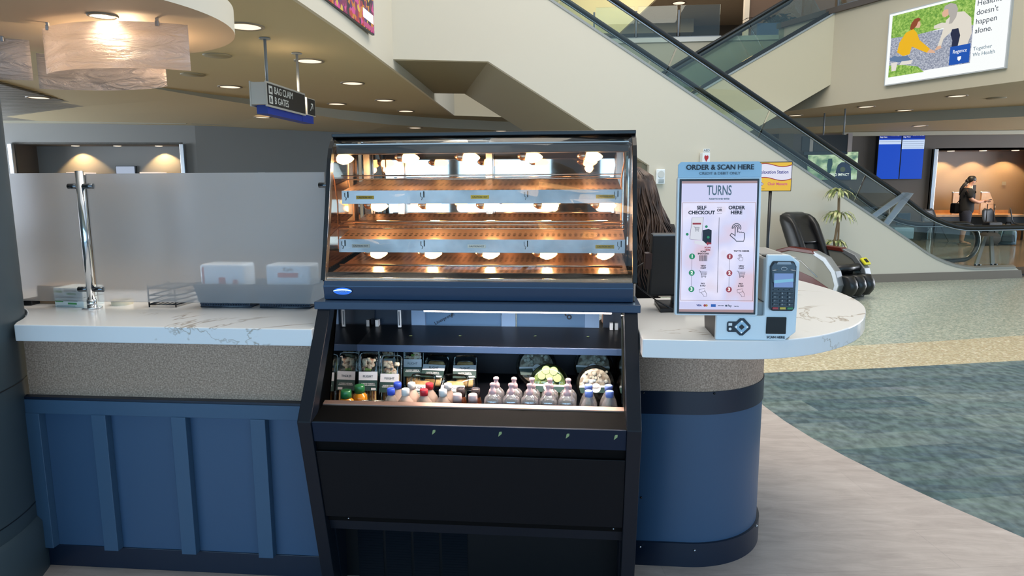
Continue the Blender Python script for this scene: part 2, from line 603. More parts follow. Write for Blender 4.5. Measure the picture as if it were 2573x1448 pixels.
# surface between inner edge and step
a = [(x, y, ZC) for x, y in inner]; b = [(x, y, ZC) for x, y in step]
c.sheet(a, b, False)
c.sheet([(x, y, ZC) for x, y in [(-2.4, 0), (-9.6, 8.2)]], [(-16, 0, ZC), (-16, 8.2, ZC)], False)
struct(c.build('ceiling', TAN), 'tan low ceiling with downlights around the open hall', 'ceiling')
c = MB()
zs = [ZC - .002 - (ZC - ZL) * min(1, max(0, (i - 2) / 3.5)) for i in range(len(step))]
zf = [ZC - .002 if i <= 4 else (3.12, 3.05)[i - 5] if i <= 6 else ZL for i in range(len(step))]
c.sheet([(x, y, ZC) for x, y in step], [(x, y, zs[i]) for i, (x, y) in enumerate(step)], True)
struct(c.build('trim_curved_step', TAN2), 'pale curved step in the low ceiling', 'ceiling trim')
c = MB()
far = [(-16, 8.2), (-16, 9.4), (-16, 11), (-16, 13), (-16, 15), (-13, 22), (-10, 22), (-8, 22), (-5, 22), (-2, 22), (1, 22), (4, 22), (6, 22), (9, 22), (12, 22), (16, 20), (16, 12.2)]
c.sheet([(x, y, zs[i]) for i, (x, y) in enumerate(step)], [(x, y, zf[i]) for i, (x, y) in enumerate(far)], False)
struct(c.build('ceiling', TAN), 'lower tan ceiling beyond the curved step', 'ceiling')
# slatted grey ceiling field far left, 2 cm proud
c = MB()
for i in range(34):
    y0 = 8.6 + i * .20
    xr = -8.5 - .9 * math.sin(min(1, max(0, y0 - 9.4) / 4.6) * PI * .5) + .5 * max(0, (y0 - 13.6) / 2)
    c.box(-16, xr, y0, y0 + .165, 3.125, 3.145)
struct(c.build('ceiling', SLAT), 'grey slatted ceiling field at far left', 'ceiling')
# pale light cove strip along the top of the far walls
LW = [(-16.0, 15.2), (-13.75, 15.65), (-9.45, 16.6), (-5.5, 18.3)]
c = MB()
for (x0, y0), (x1, y1) in zip(LW[:-1], LW[1:]):
    d = Vector((x1 - x0, y1 - y0, 0)).normalized(); nn = Vector((d.y, -d.x, 0))
    p = [Vector((x0, y0, 0)) + nn * .62, Vector((x1, y1, 0)) + nn * .62, Vector((x1, y1, 0)) + nn * .54, Vector((x0, y0, 0)) + nn * .54]
    c.prism([(q.x, q.y) for q in p], 'z', 3.07, 3.165)
struct(c.build('trim_1', TAN2), 'pale strip along the top of the far left wall', 'wall trim')
struct(MB().box(7.2, 16, 19.6, 19.72, 2.84, 2.94).build('trim_2', TAN2), 'pale strip along the top of the far right wall', 'wall trim')

# --- far walls
def wall_poly(name, p0, p1, z0, z1, m, label, th=.1):
    d = Vector((p1[0] - p0[0], p1[1] - p0[1], 0)).normalized(); nn = Vector((-d.y, d.x, 0)) * th
    return struct(MB().prism([p0, p1, (p1[0] + nn.x, p1[1] + nn.y), (p0[0] + nn.x, p0[1] + nn.y)], 'z', z0, z1).build(name, m), label, 'wall')
wall_poly('wall_left', LW[2], LW[3], 0, 3.17, GREYW, 'grey far wall right of the left niche')
# niche wall: front plane with a recess between NA and NB
NA, NB, NZ = (-13.6, 15.69), (-9.75, 16.53), 2.62
dv = (Vector((*NB, 0)) - Vector((*NA, 0))).normalized(); nv = Vector((-dv.y, dv.x, 0)); DEP = .9
wall_poly('wall_left', LW[0], NA, 0, 3.17, GREYW, 'grey far wall left of the left niche')
wall_poly('wall_left', NB, LW[2], 0, 3.17, GREYW, 'narrow grey wall beside the left niche')
wall_poly('wall_left', NA, NB, NZ, 3.17, GREYW, 'grey wall above the left niche')
A2 = Vector((*NA, 0)) + nv * DEP; B2 = Vector((*NB, 0)) + nv * DEP
wall_poly('wall_left_niche', (A2.x, A2.y), (B2.x, B2.y), 0, NZ, GREYW, 'grey back wall of the left niche with warm light pools')
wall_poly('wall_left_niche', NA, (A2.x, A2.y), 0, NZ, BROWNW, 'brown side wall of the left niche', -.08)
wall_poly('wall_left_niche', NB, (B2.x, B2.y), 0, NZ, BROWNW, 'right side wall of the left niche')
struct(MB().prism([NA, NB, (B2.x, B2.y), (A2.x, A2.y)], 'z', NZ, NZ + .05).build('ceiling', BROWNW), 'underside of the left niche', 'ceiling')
for k, (P_, lb) in enumerate(((NA, 'left'), (NB, 'right'))):
    q = Vector((*P_, 0)) - nv * .06
    o = MB().cbox((q.x, q.y, 1.32), (.1, .1, 2.62)).build('trim_3', STEEL, bevel=.01)
    struct(o, 'polished metal edge at the %s side of the left niche' % lb, 'wall trim')
# right far wall Y=20
wall_poly('wall_back', (-5.5, 18.3), (-4.9, 20.2), 0, 3.0, mat('tan_wall', '#8e7d62', .7), 'tan return wall behind the display case')
wall_poly('wall_back', (-5.2, 20.2), (9.9, 20.2), 0, 3.0, BROWNW, 'dark grey far wall with the screens')
wall_poly('wall_back', (9.9, 20.2), (16, 20.2), 2.46, 3.0, BROWNW, 'dark grey wall above the phone niche')
struct(MB().box(9.9, 13.2, 20.2, 21.0, 2.46, 2.52).build('ceiling', BROWNW), 'underside of the phone niche', 'ceiling')
NICHE = mat('niche_wall', '#8d8078', .7)
wall_poly('wall_niche', (9.9, 21.0), (13.3, 21.0), 0, 2.5, NICHE, 'warm lit back wall of the phone niche')
wall_poly('wall_niche', (9.9, 20.2), (9.9, 21.0), 0, 2.5, BROWNW, 'left side wall of the phone niche')
wall_poly('wall_niche', (13.1, 21.0), (12.4, 20.2), 0, 2.5, mat('niche_side', '#a9825a', .7), 'ochre side wall of the phone niche')
wall_poly('wall_back', (12.4, 20.2), (16, 20.2), 0, 2.5, BROWNW, 'dark grey wall right of the phone niche')
struct(MB().cbox((9.86, 20.12, 1.25), (.1, .1, 2.5)).build('trim_4', STEEL, bevel=.01), 'polished metal edge left of the phone niche', 'wall trim')
struct(MB().box(5.62, 6.02, 20.0, 20.2, 0, 3.0).build('trim_5', mat('olive_pilaster', '#5d5647', .7)), 'olive pilaster on the dark far wall', 'wall trim')

# --- upper level bands round the open hall
def band(pts, z0, z1, m, label, name='wall_upper'):
    c = MB()
    c.sheet([(x, y, z0) for x, y in pts], [(x, y, z1) for x, y in pts], False)
    o = c.build(name, m, solid=.04)
    return struct(o, label, 'wall')
band(inner[0:8], ZC - .005, 6.6, CREAM, 'cream upper wall above the left ceiling edge')
band(inner[7:12], ZC - .005, UP - .10, CREAM2, 'beige fascia below the upper floor edge')
band(inner[11:17], ZC - .005, 4.99, CREAM2, 'beige upper wall carrying the lit advertisement')
c = MB().sheet([(x - .02, y - .03, UP - .10) for x, y in inner[7:12]], [(x - .02, y - .03, UP) for x, y in inner[7:12]], False)
struct(c.build('trim_6', mat('ledge_white', '#e2ddd2', .5), solid=.06), 'white ledge of the upper floor', 'floor edge')
c = MB().sheet([(x - .05, y - .02, 4.99) for x, y in inner[11:17]], [(x - .05, y - .02, 5.10) for x, y in inner[11:17]], False)
struct(c.build('trim_7', mat('brown_trim', '#5c5148', .4), solid=.06), 'brown metal trim on top of the beige upper wall', 'wall trim')
flat('floor', [(-2.8, 16.4), (4.5, 16.4), (5.3, 15.05), (7.2, 11.77), (9.5, 7.6), (20, 7.6), (20, 34), (-12, 34), (-12, 16.4)], UP - .04, mat('upper_carpet', '#6f655c', .9), 'floor of the upper level', .2)
# upper room
UZ = 7.05
struct(MB().box(-12, 20, 16.8, 34, UZ, UZ + .1).build('ceiling', mat('upper_ceiling', '#b9b1a2', .7)), 'pale ceiling of the upper level', 'ceiling')
struct(MB().box(-12, 20, 25.5, 25.6, UP, UZ).build('wall_upper_back', mat('upper_wall', '#55534e', .7)), 'dark back wall of the upper level', 'wall')
struct(MB().box(-12, 3.9, 24.4, 25.5, 6.62, UZ).build('trim_8', mat('upper_beam', '#9a968b', .7)), 'pale beam under the upper ceiling', 'beam')
struct(MB().box(5.0, 20, 21.3, 21.4, UP, UZ).build('wall_upper_side', mat('upper_brown', '#5a4a42', .7)), 'brown partition wall on the upper level', 'wall')
struct(MB().box(4.82, 4.95, 21.2, 21.4, UP, UZ).build('trim_9', mat('post_white', '#d9d4cb', .5)), 'white post ending the brown partition', 'post')
LIT = mat('lit_plaster', '#e9dcb4', .6)
c = MB().prism([(-4.5, 7.6), (-4.5, 6.0), (1.1, 5.55), (3.4, 7.6)], 'y', 19.2, 19.5)
struct(c.build('wall_upper_sloped', LIT), 'cream wall with slanting lower edge on the upper level', 'wall')
lamp('upper_lamp', 'AREA', (1.0, 17.9, 6.7), 38, (1.0, .8, .5), shape='RECTANGLE', size=3, size_y=.5, rot=(R(50), 0, 0))
lamp('upper_room_lamp', 'AREA', (4, 21.5, 6.95), 260, (1.0, .85, .65), shape='RECTANGLE', size=10, size_y=4)
# service counter at the back of the upper room
MB().box(-2, 4.4, 23.5, 24.0, UP, 5.75).mat(1).box(-2.05, 4.45, 23.4, 24.05, 5.75, 5.83).build('service_counter', [mat('counter_brown', '#4b3f3a', .6), mat('counter_top_grey', '#8d8a84', .4)])
tag(bpy.data.objects['service_counter'], 'low brown service counter at the back of the upper level', 'counter')
# glass railing of the upper floor
def railing(name, pts, z, h, label, gm):
    t = thing(name, label, 'railing')
    for (x0, y0), (x1, y1) in zip(pts[:-1], pts[1:]):
        L_ = math.hypot(x1 - x0, y1 - y0); k = max(1, round(L_ / 1.1))
        for i in range(k):
            a0, a1 = (i + .04) / k, (i + .96) / k
            p = (x0 + (x1 - x0) * a0, y0 + (y1 - y0) * a0); q = (x0 + (x1 - x0) * a1, y0 + (y1 - y0) * a1)
            MB().sheet([(*p, z + .10), (*q, z + .10)], [(*p, z + h), (*q, z + h)], False).build('glass_panel', gm, t, solid=.012)
            r_ = (x0 + (x1 - x0) * i / k, y0 + (y1 - y0) * i / k)
            MB().cyl((r_[0], r_[1], z), .022, h - .1, 8).build('post', GREYP, t)
    MB().tube([(x, y, z + .08) for x, y in pts], .02, 6).build('bottom_rail', GREYP, t)
    return t
railing('glass_railing', [(0.4, 16.75), (3.3, 16.75)], UP, .78, 'glass railing on the white ledge of the upper floor', GREEN_GL)
railing('glass_railing', [(5.28, 15.1), (6.2, 13.45), (7.05, 11.85), (8.2, 9.6)], 5.06, 1.0, 'glass railing above the beige wall with the lit advertisement', GREEN_GL)
# planter with a leafy plant upstairs
t = thing('planter', 'blue planter with dark leafy plant behind the glass upstairs', 'planter', (4.95, 18.2, UP))
MB().prism([(-.55, -.2), (.55, -.2), (.6, .2), (-.6, .2)], 'z', 0, .62).build('pot', mat('planter_blue', '#3b5a80', .4), t, bevel=.02)
c = MB()
for i in range(26):
    a = random.uniform(0, 2 * PI); l = random.uniform(.35, .7); x = random.uniform(-.4, .4)
    dx, dy = math.cos(a), math.sin(a) * .5
    pts = [(x + dx * l * u, dy * l * u, .6 + l * (1.1 * u - .9 * u * u)) for u in (0, .25, .5, .75, 1)]
    wv = [.012, .045, .05, .03, .003]
    c.sheet([(p[0] - dy * wv[k] * 2, p[1] + dx * wv[k], p[2]) for k, p in enumerate(pts)], [(p[0] + dy * wv[k] * 2, p[1] - dx * wv[k], p[2]) for k, p in enumerate(pts)])
c.build('leaves', mat('dark_leaf', '#26372f', .5), t)

# --- window front behind the camera and dark piers
c = MB()
for i in range(13):
    x = -15 + i * 2.5
    wd = .5 if i % 3 == 0 else .09
    c.box(x - wd, x + wd, -8.1, -7.9, .0, 4.2)
c.box(-16, 16, -8.1, -7.9, 0, .35); c.box(-16, 16, -8.1, -7.9, 3.1, 3.35); c.box(-16, 16, -8.1, -7.9, 4.2, 4.6)
struct(c.build('window_1', mat('mullion', '#4a423e', .5)), 'window front with dark piers behind the viewer', 'window')
for k_, xw in ((2, -16.1), (3, 16.1)):  # unseen openings with frames, added so fill light can enter the far hall
    c = MB()
    for i in range(8): c.box(xw - .05, xw + .05, 6.0 + i * 2.2, 6.09 + i * 2.2, 0, 3.17)
    c.box(xw - .05, xw + .05, 6.0, 21.5, 0, .3); c.box(xw - .05, xw + .05, 6.0, 21.5, 2.9, 3.17)
    struct(c.build('window_%d' % k_, MATS['mullion']), 'added window frame around the fill lamp at the %s end of the baggage hall' % ('left' if xw < 0 else 'right'), 'window')
struct(MB().box(-16, 16, -8, 0, 4.6, 4.8).build('ceiling', TAN), 'ceiling over the window front', 'ceiling')
struct(MB().box(-60, 60, -64, -60, 0, 4.5).build('trim_horizon', mat('far_hangar', '#6d7c86', .8)), 'far hangars beyond the apron', 'building')

# --- round disk soffit over the counter with downlight
t = thing('ceiling_disc', 'round lowered ceiling disc over the counter with cream rim', 'ceiling panel', (-3.3, 4.1, 2.6)); t['kind'] = 'structure'
c = MB(); c.smooth = True
c.lathe([(1.13, 0), (1.13, .16)], n=96, cap=False)
c.build('rim', CREAM, t)
c = MB().mat(0)
vs = [(1.13 * math.cos(2 * PI * k / 96), 1.13 * math.sin(2 * PI * k / 96), 0) for k in range(96)]
c.add(vs, [tuple(range(96))])
c.add([(x, y, .16) for x, y, z in vs], [tuple(range(96))])
c.build('underside', mat('disc_paint', '#bfae9a', .6), t)
# --- downlights
FRAME = mat('light_ring', '#8b7f6e', .4)
GLOWM = mat('downlight_glow', '#ffe9cf', .4, emit=1.15)
def downlight(name, x, y, z, r, label, group, glow=None):
    t = thing(name, label, 'ceiling light', (x, y, z), group=group)
    MB().lathe([(r * 1.12, 0), (r * 1.12, -.008), (r * .92, -.012), (r * .9, .0)], n=24, cap=False).build('ring', FRAME, t)
    MB().lathe([(r * .92, -.004), (r * .5, -.007), (.004, -.008)], n=24, cap=False).build('lens', glow or GLOWM, t)
    return t
G1 = 'downlights of the low ceiling'
dl = [(-3.294, 6.841, 'big downlight beside the ceiling disc, nearest of the row'), (-3.397, 8.771, 'downlight right of the bag claim sign posts'),
      (-5.531, 10.847, 'downlight left of the bag claim sign'), (-8.221, 12.039, 'downlight under the hanging glass lamp'),
      (-9.25, 11.35, 'downlight in the slatted ceiling at far left'), (-3.471, 10.717, 'downlight left of the soffit, third of the row'),
      (-3.574, 12.912, 'downlight left of the cream opening, fourth of the row'), (-3.646, 14.817, 'downlight left of the cream opening, fifth of the row'),
      (-4.656, 13.344, 'downlight just right of the small arrow sign')]
for x, y, lb in dl:
    downlight('downlight', x, y, ZC if x > -9 else 3.125, .17, lb, G1)
dl = [(-8.18, 14.35, 'small downlight above the far left wall', 3.09), (-6.62, 14.3, 'small downlight left below the bag claim sign', 3.03),
      (-3.834, 16.444, 'small downlight above the display case, left one', ZL), (-1.907, 17.752, 'small downlight above the display case, right one', ZL),
      (6.999, 13.684, 'downlight below the lit advertisement', ZC), (6.056, 15.33, 'downlight above the hanging grey sign, right one', ZC),
      (7.214, 16.201, 'downlight right below the beige wall, second row', ZC), (5.139, 17.052, 'downlight next to the escalator handrail', ZC),
      (8.296, 17.762, 'downlight above the flight screens', ZL)]
for x, y, lb, z in dl:
    downlight('downlight', x, y, z, .16, lb, G1)
downlight('downlight', -2.79, 3.99, 2.6, .075, 'bright round downlight in the ceiling disc', None, mat('disc_light', '#fff2dc', .4, emit=9))
lamp('disc_lamp', 'SPOT', (-2.79, 3.99, 2.585), 26, (1.0, .70, .42), spot_size=R(165), spot_blend=.6, shadow_soft_size=.07)
downlight('downlight', 3.1, 22.3, UZ, .2, 'round light in the upper level ceiling', None)
for x, y, lb in ((-4.353, 8.272, 'flat round speaker above the bag claim sign'), (-5.436, 9.606, 'flat round speaker left of the sign posts'),
             (-8.145, 12.73, 'flat round speaker near the slatted ceiling'), (7.918, 14.104, 'flat round speaker at the right edge of the ceiling')):
    o = MB().lathe([(.17, 0), (.16, -.012), (.01, -.014)], (x, y, ZC), 24).build('ceiling_speaker', mat('speaker_grey', '#968d76', .6))
    tag(o, lb, 'ceiling speaker', 'round ceiling speakers')
for i in range(3):
    for which in (0, 1):
        if which == 0:
            p = Vector((*NA, 0)) + dv * (1.15 + i * 1.0) + nv * .60; z = NZ
            lb = ['left', 'middle', 'right'][i] + ' small spotlight in the left niche'
        else:
            p = Vector((10.45 + i * .85, 20.5, 0)); z = 2.46
            lb = ['left', 'middle', 'right'][i] + ' small spotlight in the phone niche'
        o = MB().lathe([(.09, 0), (.09, -.012), (.06, -.016), (.01, -.017)], (p.x, p.y, z), 16).build('niche_spotlight', GLOWM)
        tag(o, lb, 'ceiling light', 'niche spotlights')
        if which == 0 and i == 1: continue
        lamp('niche_lamp', 'SPOT', (p.x, p.y + .02, z - .03), 100 if which else 90, (1.0, .62, .25), spot_size=R(100), spot_blend=.35, shadow_soft_size=.03, rot=(R(14), 0, 0))
# --- big slate column at the left edge
t = thing('round_column', 'big slate grey round column at the left edge', 'column', (-2.89, 2.21, 0)); t['kind'] = 'structure'
c = MB(); c.lathe([(.715, 0), (.715, 3.17)], n=64, cap=False)
c.build('shaft', COLM, t)
c = MB(); c.lathe([(.7165, .30), (.7165, .304)], n=64, cap=False); c.lathe([(.7165, .82), (.7165, .824)], n=64, cap=False)
c.build('seam', BLACK, t)
c = MB(); c.lathe([(.735, 0), (.735, .22), (.716, .24)], n=64, cap=False)
c.build('base_ring', COLM, t)
# ============================================================ ESCALATORS
def smooth_path(f, s0, s1, n):
    return [(s0 + (s1 - s0) * i / n, f(s0 + (s1 - s0) * i / n)) for i in range(n + 1)]
def blend(line, flat_, s, a, b):
    """sloping line easing into a flat level between a and b"""
    if s <= a: return line(s)
    if s >= b: return flat_
    t = (s - a) / (b - a)
    return (line(a)) + (flat_ - line(a)) * (2 * t - t * t) if True else 0
def Dk(s):   # top of side wall
    return blend(lambda q: .961 - .587 * (q + 1.219), .19, s, -.60, .62)
def Hr(s):   # handrail
    return blend(lambda q: 1.589 - .58 * (q + 1.203), .845, s, -.75, .55)
EA = (6.079, 11.73)
esc = thing('escalator', 'near escalator with cream side wall rising to upper left', 'escalator', (*EA, 0), R(14.7))
top = [(-9.0, 5.45), (-8.0, 4.94)] + smooth_path(Dk, -7.8, 1.28, 44)
poly = [(-9.0, 3.295), (-7.551, 3.295), (-5.357, 1.985), (-5.16, 1.866), (-5.16, 0), (1.45, 0), (1.40, .12)] + top[::-1]
MB().prism(poly, 'y', 0, .10).build('side_wall', CREAM, esc)
# soffit under the slope: underside planes running back to the far side wall
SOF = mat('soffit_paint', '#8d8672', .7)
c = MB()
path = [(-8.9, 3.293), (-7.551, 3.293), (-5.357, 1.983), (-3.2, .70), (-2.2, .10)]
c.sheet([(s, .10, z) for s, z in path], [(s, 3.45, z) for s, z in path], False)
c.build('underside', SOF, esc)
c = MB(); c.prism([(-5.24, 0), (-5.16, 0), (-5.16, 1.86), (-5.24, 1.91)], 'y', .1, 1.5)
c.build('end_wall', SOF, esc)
back = [(-9.0, 3.295), (-7.551, 3.295), (-5.357, 1.985), (-3.2, .70), (-2.2, .10), (-2.2, 0), (1.3, 0), (1.3, .15)] + top[::-1]
MB().prism(back, 'y', 1.32, 1.40).build('side_wall', CREAM, esc)
MB().prism([(-5.16, 0), (1.45, 0), (1.41, .135), (-5.16, .135)], 'y', -.012, 0.0).build('baseboard', mat('baseboard_brown', '#7a7167', .5), esc)
# deck trims along the wall tops and skirts
DECK = mat('deck_trim', '#a7a49c', .3, .6)
for y0, y1 in ((-.01, .045), (1.34, 1.41)):
    c = MB()
    tp = smooth_path(Dk, -8.2, 1.30, 50)
    c.sheet([(s, y0, z + .005) for s, z in tp], [(s, y1, z + .03) for s, z in tp])
    c.sheet([(s, y1, z + .03) for s, z in tp], [(s, y1 + .01, z - .05) for s, z in tp])
    c.sheet([(s, y0, z + .005) for s, z in tp], [(s, y0, z - .03) for s, z in tp])
    c.build('deck_trim', DECK, esc)
SKIRT = mat('skirt_dark', '#2e312f', .3, .3)
for y0, y1 in ((.05, .22), (1.10, 1.33)):
    c = MB()
    tp = smooth_path(Dk, -8.2, 1.36, 50)
    c.sheet([(s, y0, z + .02) for s, z in tp], [(s, y1, z + .0) for s, z in tp])
    c.sheet([(s, y1, z + .0) for s, z in tp], [(s, y1, z - .25) for s, z in tp])
    c.build('skirt_panel', SKIRT, esc)
c = MB()
for i in range(34):
    s = -8.0 + i * .26; z = .961 - .587 * (s + 1.219) - .16
    if s < -.1: c.box(s, s + .27, .24, 1.09, z - .15, z)
c.box(-.1, 3.2, .24, 1.09, .0, .03)
c.build('steps', mat('step_metal', '#3a3c3d', .4, .6), esc)
for yy in (.12, 1.2):
    hp = [(s, yy, z) for s, z in smooth_path(Hr, -8.6, 1.35 if yy > 1 else 2.4, 60)]
    e0 = hp[-1][0]
    rr_ = .34
    cz = hp[-1][2] - rr_
    hp += [(e0 + rr_ * math.sin(R(a)), yy, cz + rr_ * math.cos(R(a))) for a in range(15, 166, 15)]
    hp += [(e0 - .25, yy, .16), (e0 - .62, yy, .10)]
    MB().tube(hp, .042, 8).build('handrail', RUBBER, esc)
    MB().tube([(p[0], p[1], p[2] - .045) for p in hp[:62]], .016, 6).build('guide_rail', STEEL, esc)
    js = [-8.3, -6.45, -4.83, -3.3, -1.6, -.2, 1.3]
    for s0, s1 in zip(js[:-1], js[1:]):
        k = 8
        lo = []; hi = []
        for i in range(k + 1):
            s = s0 + .012 + (s1 - s0 - .024) * i / k
            lean = .10 if s < -.6 else 0
            lo.append((s - lean, yy, Dk(s - lean) - .02)); hi.append((s + lean, yy, Hr(s + lean) - .04))
        MB().sheet(lo, hi, False).build('glass_panel', SMOKE if yy > 1 else GREEN_GL, esc, solid=.012)
    # glass end roundel
    c = MB(); k = 14
    c.add([(e0 - .05, yy, .18)] + [(e0 - .05 + (rr_ - .03) * math.sin(R(a)), yy, cz + (rr_ - .03) * math.cos(R(a))) for a in range(0, 181, 15)], [tuple(range(14))])
    c.build('glass_panel', SMOKE, esc, solid=.012)
# slanted clear guard posts on the deck
CG = mat('cloudy_acrylic', '#c9c8c0', .3, coat=.4); 
for s in (.65, .96):
    MB().prism([(s - .03, .24), (s + .04, .24), (.86 + (s - .8) * .35, .70), (.80 + (s - .8) * .35, .70)], 'y', .10, .13).build('guard_leg', glass('acrylic', '#cfcdc4', .25, .1), esc)
    for q_ in (-.03, .05): MB().cbox((s + q_, .09, .215), (.02, .05, .05)).build('clamp', CHROME, esc)
for dx in (0, .17):
    MB().prism([(-1.50 + dx * 1.6, 1.02 - dx * .8), (-1.40 + dx * 1.6, .98 - dx * .8), (-.72 + dx * .3, 1.42), (-.86 + dx * .3, 1.44)], 'y', .06, .08).build('guard_leg', glass('acrylic', '#cfcdc4', .25, .1), esc)

# second escalator, rising to upper right
e2 = thing('escalator', 'far escalator with cream side wall rising to upper right', 'escalator', (5.22, 15.05, 0))
T2 = lambda x: 4.99 + .5725 * x
B2_ = lambda x: 3.60 + .59 * x
MB().prism([(-6.0, B2_(-6.0)), (0, B2_(0)), (0, T2(0)), (-8.4, T2(-8.4)), (-8.4, .0), (-6.0, 0)], 'y', 0, .08).build('side_wall', mat('escalator_cream', '#d6c9aa', .6), e2)
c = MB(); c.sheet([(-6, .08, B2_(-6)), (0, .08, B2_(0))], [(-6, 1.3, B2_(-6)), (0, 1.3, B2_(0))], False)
c.build('underside', SOF, e2)
MB().prism([(-6.0, B2_(-6.0)), (0, B2_(0)), (0, T2(0)), (-8.4, T2(-8.4))], 'y', 1.3, 1.36).build('side_wall', CREAM, e2)
MB().prism([(-8.4, T2(-8.4)), (0.02, T2(0.02)), (0.02, T2(0) + .05), (-8.4, T2(-8.4) + .05)], 'y', -.02, .05).build('deck_trim', DECK, e2)
MB().prism([(-8.4, T2(-8.4) + .02), (0.0, T2(0.0) + .02), (0.0, T2(0) + .13), (-8.4, T2(-8.4) + .13)], 'y', .06, .2).build('skirt_panel', SKIRT, e2)
MB().prism([(-8.4, T2(-8.4) + .02), (0.0, T2(0.0) + .02), (0.0, T2(0) + .16), (-8.4, T2(-8.4) + .16)], 'y', 1.15, 1.28).build('skirt_panel', SKIRT, e2)
MB().prism([(-8.4, T2(-8.4) - .1), (0.0, T2(0.0) - .1), (0.0, T2(0)), (-8.4, T2(-8.4))], 'y', .22, 1.14).build('steps', mat('step_metal', '#3a3c3d', .4, .6), e2)
for yy in (.12, 1.2):
    MB().tube([(-8.4, yy, T2(-8.4) + .86), (-.6, yy, T2(-.6) + .86), (-.1, yy, T2(0) + 1.02), (1.2, yy, T2(0) + 1.06)], .04, 8).build('handrail', RUBBER, e2)
    for i in range(5):
        x0, x1 = -7.6 + i * 1.52, -7.6 + (i + 1) * 1.52 - .02
        MB().add([(x0 + .22, yy, T2(x0 + .22) + .03), (x1 + .22, yy, T2(x1 + .22) + .03), (x1 - .15, yy, T2(x1 - .15) + .84), (x0 - .15, yy, T2(x0 - .15) + .84)], [(0, 1, 2, 3)]).build('glass_panel', GREEN_GL, e2, solid=.012)
for x in (-1.55, -2.65, -5.3):
    MB().prism([(x, T2(x) + .12), (x + .22, T2(x + .22) + .12), (x + .22, T2(x + .22) + .17), (x, T2(x) + .17)], 'y', 1.12, 1.15).build('skirt_light', mat('skirt_glow', '#ffd48a', .4, emit=2.5), e2)

# ============================================================ SIGNS AND SCREENS
def screen_mat(name, col, e=1.0):
    return mat(name, col, .25, emit=e, spec=.3)
def dim(m):
    m.node_tree.nodes['Principled BSDF'].inputs['Base Color'].default_value = (.012, .012, .014, 1)
    return m
def glow(name, col, e=1.0):
    return dim(screen_mat('glow_' + name, col, e))
# --- lit advertisement on the beige wall
a0 = Vector((5.843, 13.895, 0)); a1 = Vector((6.86, 12.011, 0))
da = (a1 - a0).normalized(); na = Vector((da.y, -da.x, 0)); LA = (a1 - a0).length
if na.dot(Vector((-1, -1, 0))) < 0: na = -na
ad = thing('advertising_screen', 'large bright advertisement of child and grandmother drawing on pavement', 'screen', (a0.x + na.x * .02, a0.y + na.y * .02, 3.41))
mx_ = Matrix((da, Vector((0, 0, 1)), na)).transposed()
ad.rotation_euler = mx_.to_euler()
HA = 1.26
def pl(parent, name, poly, m, d, th=.002):
    """flat patch on a panel: local x right, y up, z out"""
    return MB().prism(poly, 'z', d, d + th).build(name, m, parent)
MB().box(-.02, LA + .02, -.02, HA + .02, -.01, .05).build('frame', mat('ad_frame', '#c4c6c6', .4), ad)
adp = pl(ad, 'panel', [(0, 0), (LA, 0), (LA, HA), (0, HA)], glow('white', '#f4f7f6', 1.05), .051)
m, n, b = newmat('ad_grass')
nz = N(n, 'TexNoise', Scale=26, Detail=6, Roughness=.7); mp = mapped(n); n.links.new(mp.outputs[0], nz.inputs['Vector'])
cr = ramp(n, [(.35, '#4d8222'), (.5, '#7fae3c'), (.65, '#b4d36c')]); n.links.new(nz.outputs['Fac'], cr.inputs['Fac'])
b.inputs['Base Color'].default_value = (.012, .012, .014, 1); n.links.new(cr.outputs['Color'], b.inputs['Emission Color']); b.inputs['Emission Strength'].default_value = 1.0
m, n, b = newmat('ad_pavement')
nz = N(n, 'TexNoise', Scale=40, Detail=6, Roughness=.8); mp = mapped(n); n.links.new(mp.outputs[0], nz.inputs['Vector'])
cr = ramp(n, [(.38, '#6d7488'), (.5, '#9aa0b0'), (.65, '#d6d8e0')]); n.links.new(nz.outputs['Fac'], cr.inputs['Fac'])
b.inputs['Base Color'].default_value = (.012, .012, .014, 1); n.links.new(cr.outputs['Color'], b.inputs['Emission Color']); b.inputs['Emission Strength'].default_value = 1.0
px = lambda u, v: (u * LA, v * HA)
PX = lambda L_: [px(u, v) for u, v in L_]
pl(adp, 'pavement', PX([(.03, .12), (.74, .12), (.74, .60), (.03, .68)]), MATS['ad_pavement'], .054)
pl(adp, 'lawn', PX([(.03, .66), (.25, .63), (.5, .645), (.74, .60), (.74, .97), (.03, .97)]), MATS['ad_grass'], .055)
pl(adp, 'lawn', PX([(.03, .10), (.36, .10), (.30, .19), (.15, .25), (.03, .27)]), MATS['ad_grass'], .056)
# child
pl(adp, 'child_trousers', PX([(.10, .38), (.20, .36), (.24, .30), (.16, .28), (.04, .33), (.03, .37), (.08, .40)]), glow('denim', '#6b87ad', .8), .058)
pl(adp, 'child_shoe', PX([(.15, .30), (.25, .29), (.24, .24), (.13, .25)]), glow('offwhite', '#ece6dd', .9), .0595)
pl(adp, 'child_coat', PX([(.10, .44), (.115, .57), (.17, .69), (.235, .72), (.27, .66), (.30, .55), (.40, .40), (.375, .355), (.30, .42), (.235, .48), (.22, .38), (.16, .37)]), glow('yellow', '#f0b80c', .95), .061)
pl(adp, 'child_hand', PX([(.40, .40), (.44, .36), (.45, .33), (.42, .34), (.375, .355)]), glow('skin', '#e8b99a', .9), .062)
pl(adp, 'child_face', PX([(.255, .73), (.29, .715), (.30, .745), (.295, .80), (.265, .82), (.24, .78)]), glow('skin', '#e8b99a', .9), .063)
pl(adp, 'child_hair', PX([(.205, .73), (.215, .80), (.24, .85), (.275, .86), (.30, .83), (.275, .80), (.265, .755), (.24, .72), (.22, .71)]), glow('auburn', '#9a4a22', .8), .0645)
